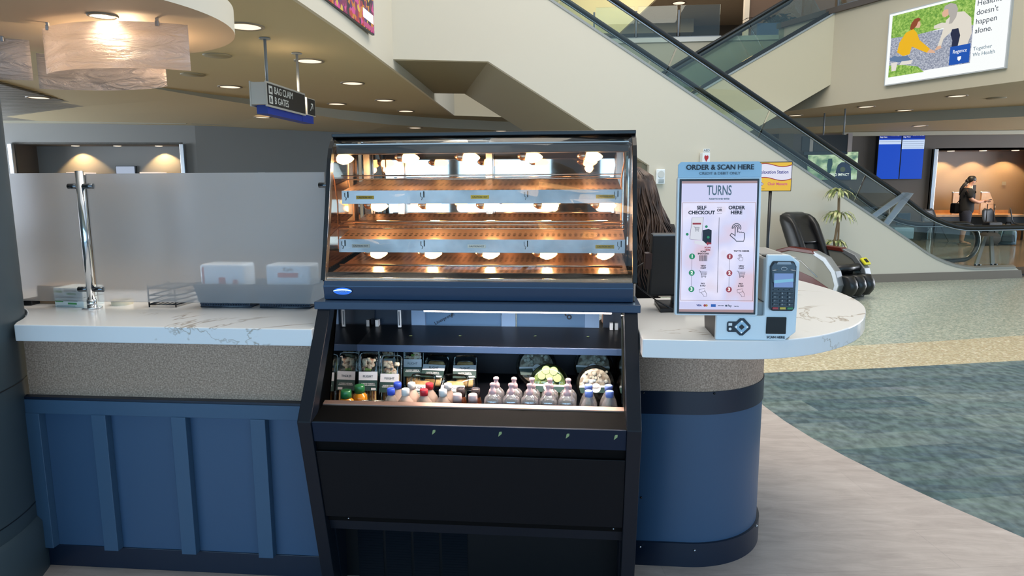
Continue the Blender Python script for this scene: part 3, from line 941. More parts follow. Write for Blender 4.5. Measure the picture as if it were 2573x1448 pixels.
# bucket
pl(adp, 'bucket', PX([(.05, .30), (.11, .30), (.10, .18), (.06, .18)]), glow('offwhite', '#ece6dd', .9), .06)
# grandmother
pl(adp, 'woman_coat', PX([(.46, .40), (.48, .50), (.50, .62), (.52, .74), (.585, .82), (.66, .80), (.72, .70), (.735, .50), (.70, .33), (.62, .36), (.61, .50), (.575, .58), (.51, .50), (.49, .385)]), glow('cream', '#e9e2d4', .9), .0605)
pl(adp, 'woman_trousers', PX([(.575, .60), (.625, .60), (.645, .50), (.63, .34), (.58, .33), (.585, .45), (.565, .54)]), glow('navy', '#232c52', .6), .062)
pl(adp, 'woman_arm', PX([(.42, .66), (.50, .64), (.53, .70), (.48, .72), (.42, .70)]), glow('cream', '#e9e2d4', .9), .0625)
pl(adp, 'woman_hand', PX([(.44, .36), (.50, .38), (.49, .42), (.46, .41)]), glow('skin', '#e8b99a', .9), .063)
pl(adp, 'woman_face', PX([(.485, .80), (.51, .78), (.535, .80), (.54, .87), (.50, .89), (.48, .85)]), glow('skin', '#e8b99a', .9), .064)
pl(adp, 'woman_hair', PX([(.49, .88), (.50, .93), (.545, .95), (.59, .92), (.61, .85), (.60, .75), (.57, .68), (.545, .68), (.55, .76), (.535, .82), (.53, .88)]), glow('grey_hair', '#bdb7b0', .85), .0655)
pl(adp, 'woman_shoe', PX([(.585, .335), (.64, .34), (.635, .29), (.57, .28)]), glow('offwhite', '#ece6dd', .9), .0635)
pl(adp, 'logo_block', PX([(.575, .13), (.735, .13), (.735, .37), (.575, .37)]), glow('logo_blue', '#0a54b8', .9), .067)
pl(adp, 'shield', PX([(.642, .225), (.67, .225), (.67, .19), (.656, .165), (.642, .19)]), glow('white', '#f4f7f6', 1.05), .0695)
TW = glow('white', '#f4f7f6', 1.05); TG = mat('ad_text', '#3a4654', .6)
text('lettering', 'Regence', .085, TW, adp, Matrix.Translation((*px(.655, .295), .0695)), xs=.85)
for i, s in enumerate(("Healthier", "doesn't", "happen", "alone.")):
    text('lettering', s, .125, TG, adp, Matrix.Translation((*px(.755, .86 - i * .115), .054)), 'LEFT', xs=.95)
for i, s in enumerate(("Together", "We Health")):
    text('lettering', s, .085, mat('ad_text2', '#6c8a9c', .6), adp, Matrix.Translation((*px(.755, .29 - i * .075), .054)), 'LEFT', xs=.95)

# --- flower picture screen on the left band (only the lower corner is in view)
ad2 = thing('advertising_screen', 'colourful flower advertisement on the cream wall at top left', 'screen', (-2.37, 8.15, 3.37))
ad2.rotation_euler = Matrix((Vector((0, -1, 0)), Vector((0, 0, 1)), Vector((1, 0, 0)))).transposed().inverted().transposed().to_euler()
ad2.rotation_euler = Matrix((Vector((0, 1, 0)), Vector((0, 0, 1)), Vector((1, 0, 0)))).transposed().to_euler()
ad2.location = (-2.37, 8.19, 3.35)
m, n, b = newmat('flower_picture')
mp = mapped(n); v = N(n, 'TexVoronoi', Scale=16); n.links.new(mp.outputs[0], v.inputs['Vector'])
cr = ramp(n, [(0, '#8a2358'), (.18, '#e04a9a'), (.33, '#2c1830'), (.5, '#d98a2a'), (.62, '#5c2a6e'), (.75, '#c23b28'), (.88, '#e8c24a'), (1, '#20283a')]); cr.color_ramp.interpolation = 'CONSTANT'
sx = N(n, 'SeparateXYZ'); n.links.new(v.outputs['Color'], sx.inputs[0]); n.links.new(sx.outputs[0], cr.inputs['Fac'])
b.inputs['Base Color'].default_value = (.012, .012, .014, 1); n.links.new(cr.outputs['Color'], b.inputs['Emission Color']); b.inputs['Emission Strength'].default_value = .8
MB().box(-2.2, .012, -.012, 1.4, -.03, .0).build('frame', BLACK, ad2)
MB().box(-2.19, 0, 0, 1.39, 0, .004).build('panel', MATS['flower_picture'], ad2)
MB().prism([(-.42, .10), (-.03, .10), (-.03, .2), (-.42, .2)], 'z', .004, .007).build('caption_box', TW, ad2)
MB().prism([(-.42, .01), (-.02, .01), (-.02, .06), (-.42, .06)], 'z', .004, .007).build('caption_strip', glow('magenta', '#c22a7a', .8), ad2)

# --- hanging bag claim sign
sg = thing('hanging_sign', 'hanging dark directional sign reading bag claim and B gates', 'sign', (-3.34, 7.8, 2.42))
ALU = mat('sign_aluminium', '#c9c4bb', .4, .3)
SGB = mat('sign_black', '#2b2724', .5)
for y in (7.381, 8.238):
    MB().cyl((0, y - 7.8, .22), .016, ZC - 2.64, 10).cyl((0, y - 7.8, ZC - 2.435), .06, .012, 16).build('pole', GREYP, sg)
MB().box(-.09, .075, 7.15 - 7.8, 8.20 - 7.8, .03, .26).build('housing', ALU, sg, bevel=.003)
for x in (-.095, .075):
    MB().box(x, x + .015, 7.145 - 7.8, 8.205 - 7.8, .01, .27).build('side_frame', ALU, sg)
sf_ = MB().box(.091, .094, 7.17 - 7.8, 8.18 - 7.8, .03, .25).build('sign_face', SGB, sg)
MB().box(-.09, .075, 8.29 - 7.8, 8.56 - 7.8, .03, .24).build('arrow_box', ALU, sg, bevel=.003)
MB().box(.0755, .079, 8.31 - 7.8, 8.54 - 7.8, .04, .23).build('arrow_face', SGB, sg)
MB().box(-.06, .06, 7.22 - 7.8, 8.15 - 7.8, -.06, .03).box(-.06, .06, 8.16 - 7.8, 8.52 - 7.8, -.06, .03).build('blue_base', mat('sign_blue', '#1f3a9a', .4), sg)
TT = mat('sign_letters', '#d8d6cf', .5)
MS = lambda y, z: Matrix.Translation((.0955, y - 7.8, z)) @ Matrix.Rotation(R(90), 4, 'Z') @ Matrix.Rotation(R(90), 4, 'X')
text('lettering', 'BAG CLAIM', .105, TT, sf_, MS(7.33, .19), 'LEFT', xs=.92, off=.001)
text('lettering', 'B GATES', .105, TT, sf_, MS(7.33, .085), 'LEFT', xs=.92, off=.001)
c = MB()
for z in (.145, .045):
    c.box(.095, .0965, 7.195 - 7.8, 7.285 - 7.8, z, z + .085)
c.build('pictogram', TT, sf_)
c = MB()
c.box(.097, .098, 7.22 - 7.8, 7.26 - 7.8, .165, .205); c.box(.097, .098, 7.22 - 7.8, 7.235 - 7.8, .06, .115); c.box(.097, .098, 7.245 - 7.8, 7.26 - 7.8, .06, .10)
c.build('pictogram_detail', SGB, sf_)
c = MB(); c.M = Matrix.Translation((.080, 8.425 - 7.8, .135)) @ Matrix.Rotation(R(90), 4, 'Z') @ Matrix.Rotation(R(90), 4, 'X')
c.prism([(-.05, -.04), (-.04, -.05), (.03, .02), (.03, -.02), (.045, -.02), (.045, .045), (-.02, .045), (-.02, .03), (.02, .03)], 'z', 0, .001)
c.build('arrow', TT, sg)
# --- grey hanging sign at right
s2 = thing('hanging_sign', 'grey hanging sign seen end on, above the television', 'sign', (5.72, 16.15, 2.27))
for dx, dy in ((-.05, .5), (.05, -.45)):
    MB().cyl((dx, dy, .35), .018, ZC - 2.62, 10).build('pole', GREYP, s2)
c = MB(); c.M = Matrix.Rotation(R(-8), 4, 'Z')
c.box(-.42, .28, -.09, .06, .02, .37); c.build('sign_face', mat('sign_dark_face', '#231f1c', .5), s2)
c = MB(); c.M = Matrix.Rotation(R(-8), 4, 'Z')
c.box(.28, .37, -.11, .07, .0, .40); c.box(-.50, -.43, -.10, .06, .02, .36); c.build('end_cap', mat('sign_pink_grey', '#b9a9a4', .5), s2)
c = MB(); c.M = Matrix.Rotation(R(-8), 4, 'Z')
c.box(-.66, -.50, -.09, .05, .04, .36); c.build('arrow_face', mat('sign_dark_face', '#231f1c', .5), s2)
c = MB(); c.M = Matrix.Rotation(R(-8), 4, 'Z')
c.box(-.60, .30, -.05, .04, -.05, .02); c.build('base_rail', BLACK, s2)

# --- flight information displays
fd = thing('flight_information_display', 'pair of tall bright blue arrivals and departures screens', 'screen', (8.9, 20.02, 1.68))
FB = glow('flight_blue', '#0d49c4', .95); FD = glow('flight_dark_blue', '#0a2c9a', .8); FW = glow('flight_white', '#c9dcf8', .95)
for k, x0 in enumerate((-.61, .0)):
    fq = MB().box(x0, x0 + .60, -.02, .14, 0, 1.24).build('display', BLACK, fd)
    MB().box(x0 + .01, x0 + .59, -.024, -.02, .01, 1.23).build('picture', FB, fq)
    MB().box(x0 + .01, x0 + .59, -.028, -.024, 1.10, 1.23).build('header', FD, fq)
    h = .12 if k == 0 else .25
    MB().box(x0 + .01, x0 + .59, -.028, -.024, 1.07 - h, 1.07).build('flight_rows', FW, fq)
    c = MB()
    for j in range(1 if k == 0 else 4):
        c.box(x0 + .03, x0 + .57, -.030, -.028, 1.02 - j * .058, 1.026 - j * .058)
    c.build('row_text', mat('row_grey', '#5a6b8e', .6), fq)
    text('lettering', ('ARRIVALS', 'DEPARTURES')[k], .062, TW, fq, face_m(x0 + .42, -.03, 1.19), xs=.8)
    text('lettering', 'Bags Next', .05, TW, fq, face_m(x0 + .12, -.03, 1.145), xs=.9)
# --- television
tv = thing('television', 'wall television showing outdoor scene with man in navy shirt', 'screen', (7.13, 20.07, 1.66))
MB().box(-.69, .69, .0, .12, 0, .80).build('frame', BLACK, tv, bevel=.004)
m, n, b = newmat('tv_scene')
mp = mapped(n, (1, 1, 1.6)); nz = N(n, 'TexNoise', Scale=3.2, Detail=5); n.links.new(mp.outputs[0], nz.inputs['Vector'])
cr = ramp(n, [(.34, '#3f6b62'), (.46, '#8fae8c'), (.56, '#c9dcb4'), (.68, '#d8ecd6')]); n.links.new(nz.outputs['Fac'], cr.inputs['Fac'])
b.inputs['Base Color'].default_value = (.012, .012, .014, 1); n.links.new(cr.outputs['Color'], b.inputs['Emission Color']); b.inputs['Emission Strength'].default_value = .95
MB().box(-.67, .67, -.004, 0, .02, .78).build('picture', MATS['tv_scene'], tv)
NV = glow('tv_navy', '#1d3360', .5)
MB().prism([(.08, .02), (.52, .02), (.50, .30), (.46, .44), (.36, .50), (.24, .50), (.14, .42), (.10, .25)], 'y', -.008, -.004).build('figure_shirt', NV, tv)
MB().prism(arc(.30, .60, .07, 0, 345, 16), 'y', -.010, -.006).build('figure_head', glow('tv_skin', '#b98a72', .6), tv)
MB().prism(arc(.28, .30, .07, 0, 345, 16), 'y', -.010, -.008).build('shirt_print', glow('tv_olive', '#6f7a5a', .5), tv)
MB().prism([(-.12, .20), (-.05, .20), (.0, .45), (-.02, .60), (-.12, .60), (-.15, .42)], 'y', -.008, -.004).build('figure_shirt', glow('tv_teal', '#2f5f66', .5), tv)
text('lettering', 'WORLD IMPACT', .10, TW, tv, face_m(.14, -.012, .155), xs=.85, off=.002)
# ============================================================ FAR HALL THINGS
# --- phone niche desk
d = thing('phone_desk', 'long pale wood desk along the phone niche', 'desk', (11.5, 20.45, 0))
WOODP = mat('pale_wood', '#b98f6a', .5, noise=(6, '#c79f7a'))
MB().box(-1.5, .85, -.35, .45, .64, .70).build('desktop', WOODP, d, bevel=.005)
MB().box(-1.5, .85, .42, .45, .70, .80).build('backsplash', WOODP, d)
MB().box(-1.5, .85, -.32, -.29, .44, .64).build('apron', mat('desk_apron', '#2d3640', .6), d)
MB().box(-1.45, .8, .2, .25, 0, .64).build('base_panel', mat('desk_panel', '#4a5660', .5), d)
for i, x in enumerate((10.75, 11.50)):
    t = thing('desk_divider', ('left', 'right')[i] + ' wooden privacy divider with metal edge on the phone desk', 'divider', (x, 20.45, .70), R(32))
    MB().prism([(-.30, 0), (.30, 0), (.30, .33), (.08, .60), (-.30, .60)], 'y', -.02, .02).build('board', WOODP, t)
    MB().tube([(-.30, 0, .61), (.08, 0, .61), (.31, 0, .33)], .016, 6).build('edge_strip', STEEL, t)
    MB().ball((-.30, 0, .61), .03, 10).build('cap', STEEL, t)
PB = mat('sign_navy', '#15181f', .5)
t = thing('phone_sign', 'dark square telephone sign on the back wall of the niche', 'sign', (11.32, 20.97, 1.18))
MB().box(-.14, .14, -.01, 0, 0, .33).build('plate', PB, t)
MB().box(-.07, .05, -.014, -.01, .17, .31).build('pictogram', TT, t)
MB().tube([(.0, -.018, .20), (-.035, -.018, .22), (-.04, -.018, .26), (.0, -.018, .29)], .010, 6).build('handset', PB, t)
MB().box(-.13, .13, -.013, -.01, .135, .15).build('line', TT, t)
t = tag(MB().box(11.28, 11.42, 20.955, 20.965, .80, 1.02).build('notice_plate', PB), 'small dark notice plate low on the niche wall', 'sign')
tag(MB().box(12.15, 12.26, 20.955, 20.965, 1.5, 1.6).build('wall_socket', GREYP), 'small grey socket plate high on the niche wall', 'socket')
tag(MB().box(12.0, 12.04, 20.955, 20.965, .86, .92).build('wall_switch', WHITE), 'tiny white switch right of the right divider', 'switch')
# --- shell chairs at the desk
def shell_chair(x, y, rz, label):
    t = thing('shell_chair', label, 'chair', (x, y, 0), rz, 'dark shell chairs at the phone desk')
    PLS = mat('chair_slate', '#252d36', .45)
    rings = []
    # seat+back as one curved shell: profile in y,z with width
    prof = [(-.24, .44, .20), (-.12, .43, .24), (.05, .43, .25), (.17, .46, .25), (.22, .55, .25), (.25, .68, .24), (.28, .80, .20), (.29, .86, .12)]
    a = [[], []]
    rows = []
    for y0, z0, wd in prof:
        rows.append([(u * wd, y0 + .02 * u * u, z0 + .03 * u * u) for u in (-1, -.6, -.2, .2, .6, 1)])
    c = MB(); c.smooth = True
    vs = [p for r in rows for p in r]
    c.add(vs, [(i * 6 + j, i * 6 + j + 1, (i + 1) * 6 + j + 1, (i + 1) * 6 + j) for i in range(7) for j in range(5)])
    c.build('shell', PLS, t, solid=.02)
    for sx in (-1, 1):
        for fy in (-.22, .24):
            MB().tube([(sx * .10, fy * .2, .43), (sx * .24, fy, .0)], .013, 6).build('leg', BLACK, t)
    MB().tube([(-.17, -.12, .24), (.17, -.12, .24)], .008, 6).build('stretcher', BLACK, t)
    return t
ch = [(11.35, 19.6, R(25), 'dark shell chair behind the suitcase handle'), (12.05, 19.7, R(60), 'dark shell chair in the middle of the desk row'),
      (12.85, 19.65, R(60), 'dark shell chair at the right edge of the photo'), (9.75, 19.55, R(20), 'dark shell chair left of the standing person')]
for a in ch: shell_chair(*a)
# --- left niche desk tops and sign
for t_, lb in ((1.30, 'left'), (3.02, 'right')):
    p = Vector((*NA, 0)) + dv * t_ + nv * .45
    q = thing('desk_divider', 'tall divider with white top made to glow as if lit from above in the left niche, %s one' % lb, 'divider', (p.x, p.y, 0), R(12))
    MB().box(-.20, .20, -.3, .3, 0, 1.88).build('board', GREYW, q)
    MB().box(-.21, .21, -.31, .31, 1.88, 1.95).build('lit_top', glow('niche_white', '#ffe9d6', 1.0), q)  # emission stands in for light falling on the divider top
p = Vector((*NA, 0)) + dv * 2.2 + nv * .84
t = thing('niche_screen', 'small bright monitor between the light pools of the left niche', 'screen', (p.x, p.y, 1.80), R(12))
MB().box(-.24, .26, 0, .05, 0, .32).build('frame', BLACK, t)
MB().box(-.23, .22, -.006, 0, .01, .31).build('picture', glow('monitor_pale', '#b9c6dc', .8), t)
MB().box(-.12, .12, -.01, -.006, .05, .09).build('picture_mark', mat('dark_mark', '#39424c', .6), t)
t = thing('wall_alarm', 'small square white alarm on the grey far wall above the frosted glass', 'alarm', (-8.05, 17.15, 1.86), R(22))
MB().cbox((0, 0, 0), (.17, .05, .17)).build('housing', mat('alarm_grey', '#b7b8b4', .5), t, bevel=.01)
MB().cyl((0, -.025, 0), .055, -.012, 20, 'y').build('speaker_face', GREYP, t)

# --- people
def skin_body(name, pts, edges, m, parent=None, sub=2, root=0):
    me = bpy.data.meshes.new(name)
    me.from_pydata([p[:3] for p in pts], edges, [])
    o = bpy.data.objects.new(name, me)
    COL.objects.link(o)
    if parent is not None: o.parent = parent
    md = o.modifiers.new('skin', 'SKIN')
    for i, p in enumerate(pts):
        sv = me.skin_vertices[0].data[i]
        sv.radius = (p[3], p[4] if len(p) > 4 else p[3])
        sv.use_root = (i == root)
    md.use_smooth_shade = True
    s = o.modifiers.new('sub', 'SUBSURF'); s.levels = sub; s.render_levels = sub
    me.materials.append(m)
    return o
SKIN = mat('skin', '#b98a74', .55)
def hand(parent, M, m, s=1.0, curl=.5, name='hand'):
    """palm with five bent fingers; local x towards fingertips, y across, z up"""
    pts = []; ed = []
    def P(x, y, z, r):
        q = M @ Vector((x * s, y * s, z * s)); pts.append((*q, r * s)); return len(pts) - 1
    w = P(0, 0, 0, .026); p1 = P(.045, 0, 0, .034); p2 = P(.08, 0, 0, .034)
    ed += [(w, p1), (p1, p2)]
    for k, (y, l) in enumerate(((-.03, .075), (-.010, .085), (.011, .08), (.030, .062))):
        a = P(.095, y, 0, .0095); b = P(.095 + l * .45, y * 1.1, -l * .25 * curl, .009); c_ = P(.095 + l * .8, y * 1.1, -l * .8 * curl, .0075)
        ed += [(p2, a), (a, b), (b, c_)]
    a = P(.04, -.045, -.005, .012); b = P(.07, -.062, -.015, .010); c_ = P(.095, -.060, -.03, .008)
    ed += [(p1, a), (a, b), (b, c_)]
    return skin_body(name, pts, ed, m, parent, 1)
# standing traveller looking at a phone, facing right (+X)
pr = thing('person', 'person in black shirt and navy shorts looking at a phone beside bags', 'person', (9.95, 18.55, 0), R(-12))
body = [(0, 0, .93, .10, .10), (0, 0, 1.10, .12, .12), (.01, 0, 1.28, .12, .13), (-.01, 0, 1.40, .09, .11), (.02, 0, 1.47, .055), (.06, 0, 1.53, .05), (.09, 0, 1.60, .085, .078), (.085, 0, 1.66, .075, .07),
        (-.01, .17, 1.38, .075), (.02, .21, 1.16, .052), (.22, .16, 1.08, .040), (.36, .09, 1.12, .03),
        (-.01, -.17, 1.38, .075), (.03, -.21, 1.16, .052), (.22, -.16, 1.08, .040), (.36, -.07, 1.13, .03),
        (.0, .09, .80, .08), (.03, .11, .50, .065), (.0, .12, .30, .058), (-.02, .12, .09, .038), (.12, .13, .03, .032), (.19, .13, .025, .025),
        (.0, -.09, .80, .08), (-.01, -.11, .50, .065), (-.05, -.12, .30, .058), (-.06, -.12, .09, .038), (.08, -.13, .03, .032), (.15, -.13, .025, .025)]
be = [(0, 1), (1, 2), (2, 3), (3, 4), (4, 5), (5, 6), (6, 7), (3, 8), (8, 9), (9, 10), (10, 11), (3, 12), (12, 13), (13, 14), (14, 15), (0, 16), (16, 17), (17, 18), (18, 19), (19, 20), (20, 21), (0, 22), (22, 23), (23, 24), (24, 25), (25, 26), (26, 27)]
skin_body('body', body, be, SKIN, pr)
BLKC = mat('black_cotton', '#0d0e12', .85)
shirt = [(0, 0, .76, .185, .20), (0, 0, .92, .18, .19), (0, 0, 1.10, .185, .18), (.01, 0, 1.28, .185, .195), (-.01, 0, 1.41, .14, .17), (.01, 0, 1.475, .07), (-.01, .18, 1.36, .085), (.02, .215, 1.18, .078), (-.01, -.18, 1.36, .085), (.03, -.215, 1.18, .078)]
skin_body('shirt', shirt, [(0, 1), (1, 2), (2, 3), (3, 4), (4, 5), (4, 6), (6, 7), (4, 8), (8, 9)], BLKC, pr)
shorts = [(0, 0, 1.0, .165, .175), (0, .0, .84, .16, .17), (.02, .10, .68, .115), (.02, .11, .47, .105), (-.0, -.10, .68, .115), (-.01, -.11, .47, .105)]
skin_body('shorts', shorts, [(0, 1), (1, 2), (2, 3), (1, 4), (4, 5)], mat('navy_shorts', '#141a2b', .85), pr)
hair_m = mat('black_hair', '#17130f', .5)
c = MB(); c.ball((.065, 0, 1.665), .098, 16, (1.05, .9, 1.0)); c.ball((-.02, 0, 1.62), .055, 12, (1, .9, 1.1))
c.tube([(-.02, 0, 1.60), (-.085, 0, 1.53), (-.15, 0, 1.42), (-.175, 0, 1.26)], [.035, .04, .034, .012], 8)
c.build('hair', hair_m, pr)
c = MB(); c.ball((.178, 0, 1.60), .014, 8); c.ball((.16, .03, 1.625), .009, 8); c.ball((.16, -.03, 1.625), .009, 8); c.ball((.165, 0, 1.565), .014, 8, (1, 1.6, .5)); c.ball((.08, .083, 1.61), .018, 8, (.6, .4, 1)); c.ball((.08, -.083, 1.61), .018, 8, (.6, .4, 1))
c.build('face_features', mat('skin_dark', '#9c6d5a', .6), pr)
for sy in (1, -1):
    hand(pr, Matrix.Translation((.36, .09 * sy if sy > 0 else -.07, 1.12)) @ Matrix.Rotation(R(-sy * 20), 4, 'Z') @ Matrix.Rotation(R(sy * 25), 4, 'X'), SKIN, 1.0, .5)
    MB().cbox((.05 if sy > 0 else .01, .13 * sy, .012), (.28, .10, .024)).cbox((.02 if sy > 0 else -.02, .13 * sy, .05), (.13, .09, .03)).build('sandal', mat('tan_shoe', '#6d5744', .7), pr, bevel=.01)
t = tag(MB().cbox((0, 0, 0), (.16, .08, .014)).build('phone', BLACK, bevel=.003), 'dark phone held by the standing person', 'phone'); t.location = (10.41, 18.47, 1.135); t.rotation_euler = (0, R(-15), R(-12))
t = thing('shoulder_bag', 'small dark bag hanging at the standing person\'s back', 'bag', (9.73, 18.64, .80))
MB().box(-.07, .07, -.12, .12, 0, .26).build('bag_body', BLACK2, t, bevel=.03)
MB().tube([(0, -.05, .25), (.14, -.18, .5), (.22, -.1, .62)], .01, 6).build('strap', BLACK2, t)
# --- luggage
t = thing('duffel_bag', 'dark brown duffel bag lying on the floor by the person', 'bag', (10.45, 18.35, 0), R(20))
c = MB(); c.smooth = True
rings = []
for k in range(9):
    u = -1 + k / 4; s_ = (1 - abs(u) ** 4) ** .5 * .9 + .1
    rings.append([(u * .33, .16 * s_ * math.cos(2 * PI * j / 14), .17 + .17 * s_ * math.sin(2 * PI * j / 14)) for j in range(14)])
c.loft(rings); c.build('bag_body', mat('duffel_brown', '#2b2422', .85), t)
MB().tube([(-.12, -.05, .33), (-.06, -.06, .45), (.06, -.06, .45), (.12, -.05, .33)], .012, 6).build('handle', BLACK2, t)
t = thing('backpack', 'teal grey backpack standing beside the duffel bag', 'backpack', (10.98, 18.5, 0), R(-25))
c = MB(); c.smooth = True
rings = []
for k in range(9):
    z = k / 8; s_ = 1 - .35 * max(0, z - .6) / .4 * 2 if z > .6 else 1
    rings.append([(.20 * s_ * math.copysign(abs(math.cos(2 * PI * j / 16)) ** .7, math.cos(2 * PI * j / 16)), .15 * s_ * math.copysign(abs(math.sin(2 * PI * j / 16)) ** .7, math.sin(2 * PI * j / 16)), .02 + z * .50) for j in range(16)])
c.loft(rings); c.build('bag_body', mat('backpack_teal', '#3e5866', .8), t)
MB().box(-.13, .13, -.20, -.13, .08, .28).build('front_pocket', mat('backpack_pocket', '#2c3f4c', .8), t, bevel=.03)
MB().tube([(-.06, 0, .52), (-.04, 0, .58), (.04, 0, .58), (.06, 0, .52)], .012, 6).build('top_loop', BLACK2, t)
for sx in (-1, 1):
    MB().tube([(sx * .10, -.14, .46), (sx * .14, -.20, .30), (sx * .15, -.16, .10)], .014, 6).build('strap', mat('strap_pale', '#6f8e9c', .8), t)
t = thing('rolling_suitcase', 'dark rolling suitcase with raised black pull handle', 'suitcase', (10.85, 18.95, 0), R(10))
MB().box(-.19, .19, -.12, .12, .05, .56).build('shell', mat('suitcase_dark', '#1c2126', .6), t, bevel=.03)
MB().tube([(-.10, .1, .55), (-.10, .1, 1.02), (.10, .1, 1.02), (.10, .1, .55)], .012, 6).build('pull_handle', BLACK, t)
for sx in (-1, 1): MB().cyl((sx * .15 - .015, .08, .03), .03, .03, 12, 'x').build('wheel', BLACK, t)
# trolley-like blue bin beyond the glass
t = thing('luggage_cart', 'pale blue cart and dark monitor low behind the escalator glass', 'cart', (8.6, 19.0, 0))
MB().box(-.25, .25, -.2, .2, .12, .42).build('bin', mat('cart_blue', '#86a6c8', .5), t, bevel=.02)
MB().box(-.12, .2, -.05, .05, .47, .80).build('monitor', mat('cart_dark', '#1c3348', .3), t, bevel=.01)
MB().tube([(-.25, .2, .4), (-.25, .2, .95), (-.7, .2, .95)], .015, 6).build('rail', STEEL, t)
for sx in (-1, 1): MB().cyl((sx * .2 - .015, 0, .06), .06, .03, 12, 'x').build('wheel', BLACK, t)

# --- massage chair
MCP = (3.56, 10.12)
MCR = R(35)
mc = thing('massage_chair', 'black leather massage chair with red and silver arms', 'armchair', (*MCP, 0), MCR)
LEA = mat('black_leather', '#101012', .33, bump=.15, bscale=60)
SIL = mat('silver_shell', '#8a887e', .4, .2)
RED = mat('oxblood_panel', '#5e241c', .3)
# local: facing -y
for sx in (-1, 1):
    # arm shell: outline in y,z
    ol = [(.62, .10), (.60, .40), (.52, .60), (.30, .66), (-.10, .64), (-.30, .56), (-.44, .40), (-.50, .22), (-.46, .10), (-.30, .05), (.40, .05)]
    a0_, a1_ = (.27, .37) if sx > 0 else (-.37, -.27)
    MB().prism(ol, 'x', a0_, a1_).build('arm', SIL, mc, bevel=.03, seg=3)
    rim = [(-.10, .66), (-.30, .585), (-.46, .41), (-.525, .22), (-.48, .07), (-.42, .09), (-.45, .22), (-.39, .38), (-.26, .52), (-.10, .60)]
    MB().prism(rim, 'x', a0_ - .012, a1_ + .012).build('arm_rim', mat('silver_rim', '#a3a7ab', .35, .7), mc, bevel=.008)
    MB().prism([(.58, .55), (.52, .63), (.30, .69), (-.08, .67), (-.14, .61), (.30, .63), (.48, .58)], 'x', a0_ - .015, a1_ + .015).build('arm_cap', RED, mc, bevel=.01)
    xo = a0_ - .006 if sx < 0 else a1_
    MB().prism([(.60, .38), (.30, .40), (-.10, .29), (-.36, .17), (-.34, .10), (.10, .09), (.58, .12)], 'x', xo, xo + .006).build('side_inlay', RED, mc)
    MB().tube([(xo + .003, .36, .56), (xo + .003, .10, .50), (xo + .003, -.18, .30)], .006, 5).build('accent_line', STEEL, mc)
MB().box(-.38, .38, -.42, .55, 0, .05).build('base', BLACK, mc, bevel=.015)
# seat and back
c = MB(); c.smooth = True
def rsec(cx, cy, cz, w_, d_, tilt, n=16, e=.6):
    out_ = []
    for j in range(n):
        a = 2 * PI * j / n
        x = w_ * math.copysign(abs(math.cos(a)) ** e, math.cos(a)); y = d_ * math.copysign(abs(math.sin(a)) ** e, math.sin(a))
        out_.append((cx + x, cy + y * math.cos(tilt), cz + y * math.sin(tilt)))
    return out_
rings = [rsec(0, .18 + .36 * u, .32 + .84 * u, .26 - .03 * u, .10 + .02 * math.sin(PI * u), .3 * (1 - u) + .1) for u in (0, .15, .35, .55, .75, .9, .97, 1.0)]
rings[-1] = rsec(0, .54, 1.165, .17, .05, .1)
c.loft(rings); c.build('backrest', LEA, mc)
for sx in (-1, 1):
    c = MB(); c.smooth = True
    c.loft([rsec(sx * .235, .14 + .36 * u, .36 + .78 * u, .055 * (1 if u < .9 else (.85 if u < 1 else .4)), (.14 + .015 * math.sin(PI * u)) * (1 if u < .9 else (.8 if u < 1 else .35)), .2) for u in (0, .1, .3, .5, .7, .85, .95, 1)])
    c.build('back_wing', LEA, mc)
c = MB(); c.smooth = True
c.loft([rsec(0, .285 + .20 * u, .74 + .38 * u, .15 + .06 * math.sin(PI * min(1, u + .3)), .075 - .02 * u, .2, 16, .8) for u in (0, .08, .3, .6, .85, 1)])
c.build('head_pillow', LEA, mc)
c = MB(); c.smooth = True
c.loft([rsec(0, -.30 + .55 * u, .36 - .05 * u, .25, .08, R(90)) for u in (0, .1, .5, 1)])
c.build('seat', LEA, mc)
c = MB(); c.smooth = True
c.tube([(-.27, -.36, .42), (0, -.39, .42), (.27, -.36, .42)], .055, 12); c.build('lap_roll', LEA, mc)
for sx in (-.19, 0, .19):
    c = MB(); c.smooth = True
    c.loft([rsec(sx, -.50 - .05 * math.sin(PI * u), .34 - .28 * u, .088, .085 + .03 * math.sin(PI * u), .0, 14, .8) for u in (0, .06, .25, .5, .75, .95, 1)])
    c.build('calf_pad', LEA, mc)
MB().box(-.26, .26, -.48, -.30, .06, .32).build('footrest_frame', BLACK, mc, bevel=.02)
t = thing('remote_control', 'yellow framed payment remote on the massage chair arm', 'remote', (0, 0, 0)); t.matrix_world = Matrix.Translation((*MCP, 0)) @ Matrix.Rotation(MCR, 4, 'Z') @ Matrix.Translation((.33, -.42, .50)) @ Matrix.Rotation(R(45), 4, 'X')
MB().cbox((0, 0, 0), (.13, .12, .035)).build('case', mat('remote_yellow', '#d8d02a', .4), t, bevel=.012)
MB().cbox((0, 0, .02), (.06, .06, .006)).build('display', BLACK, t)

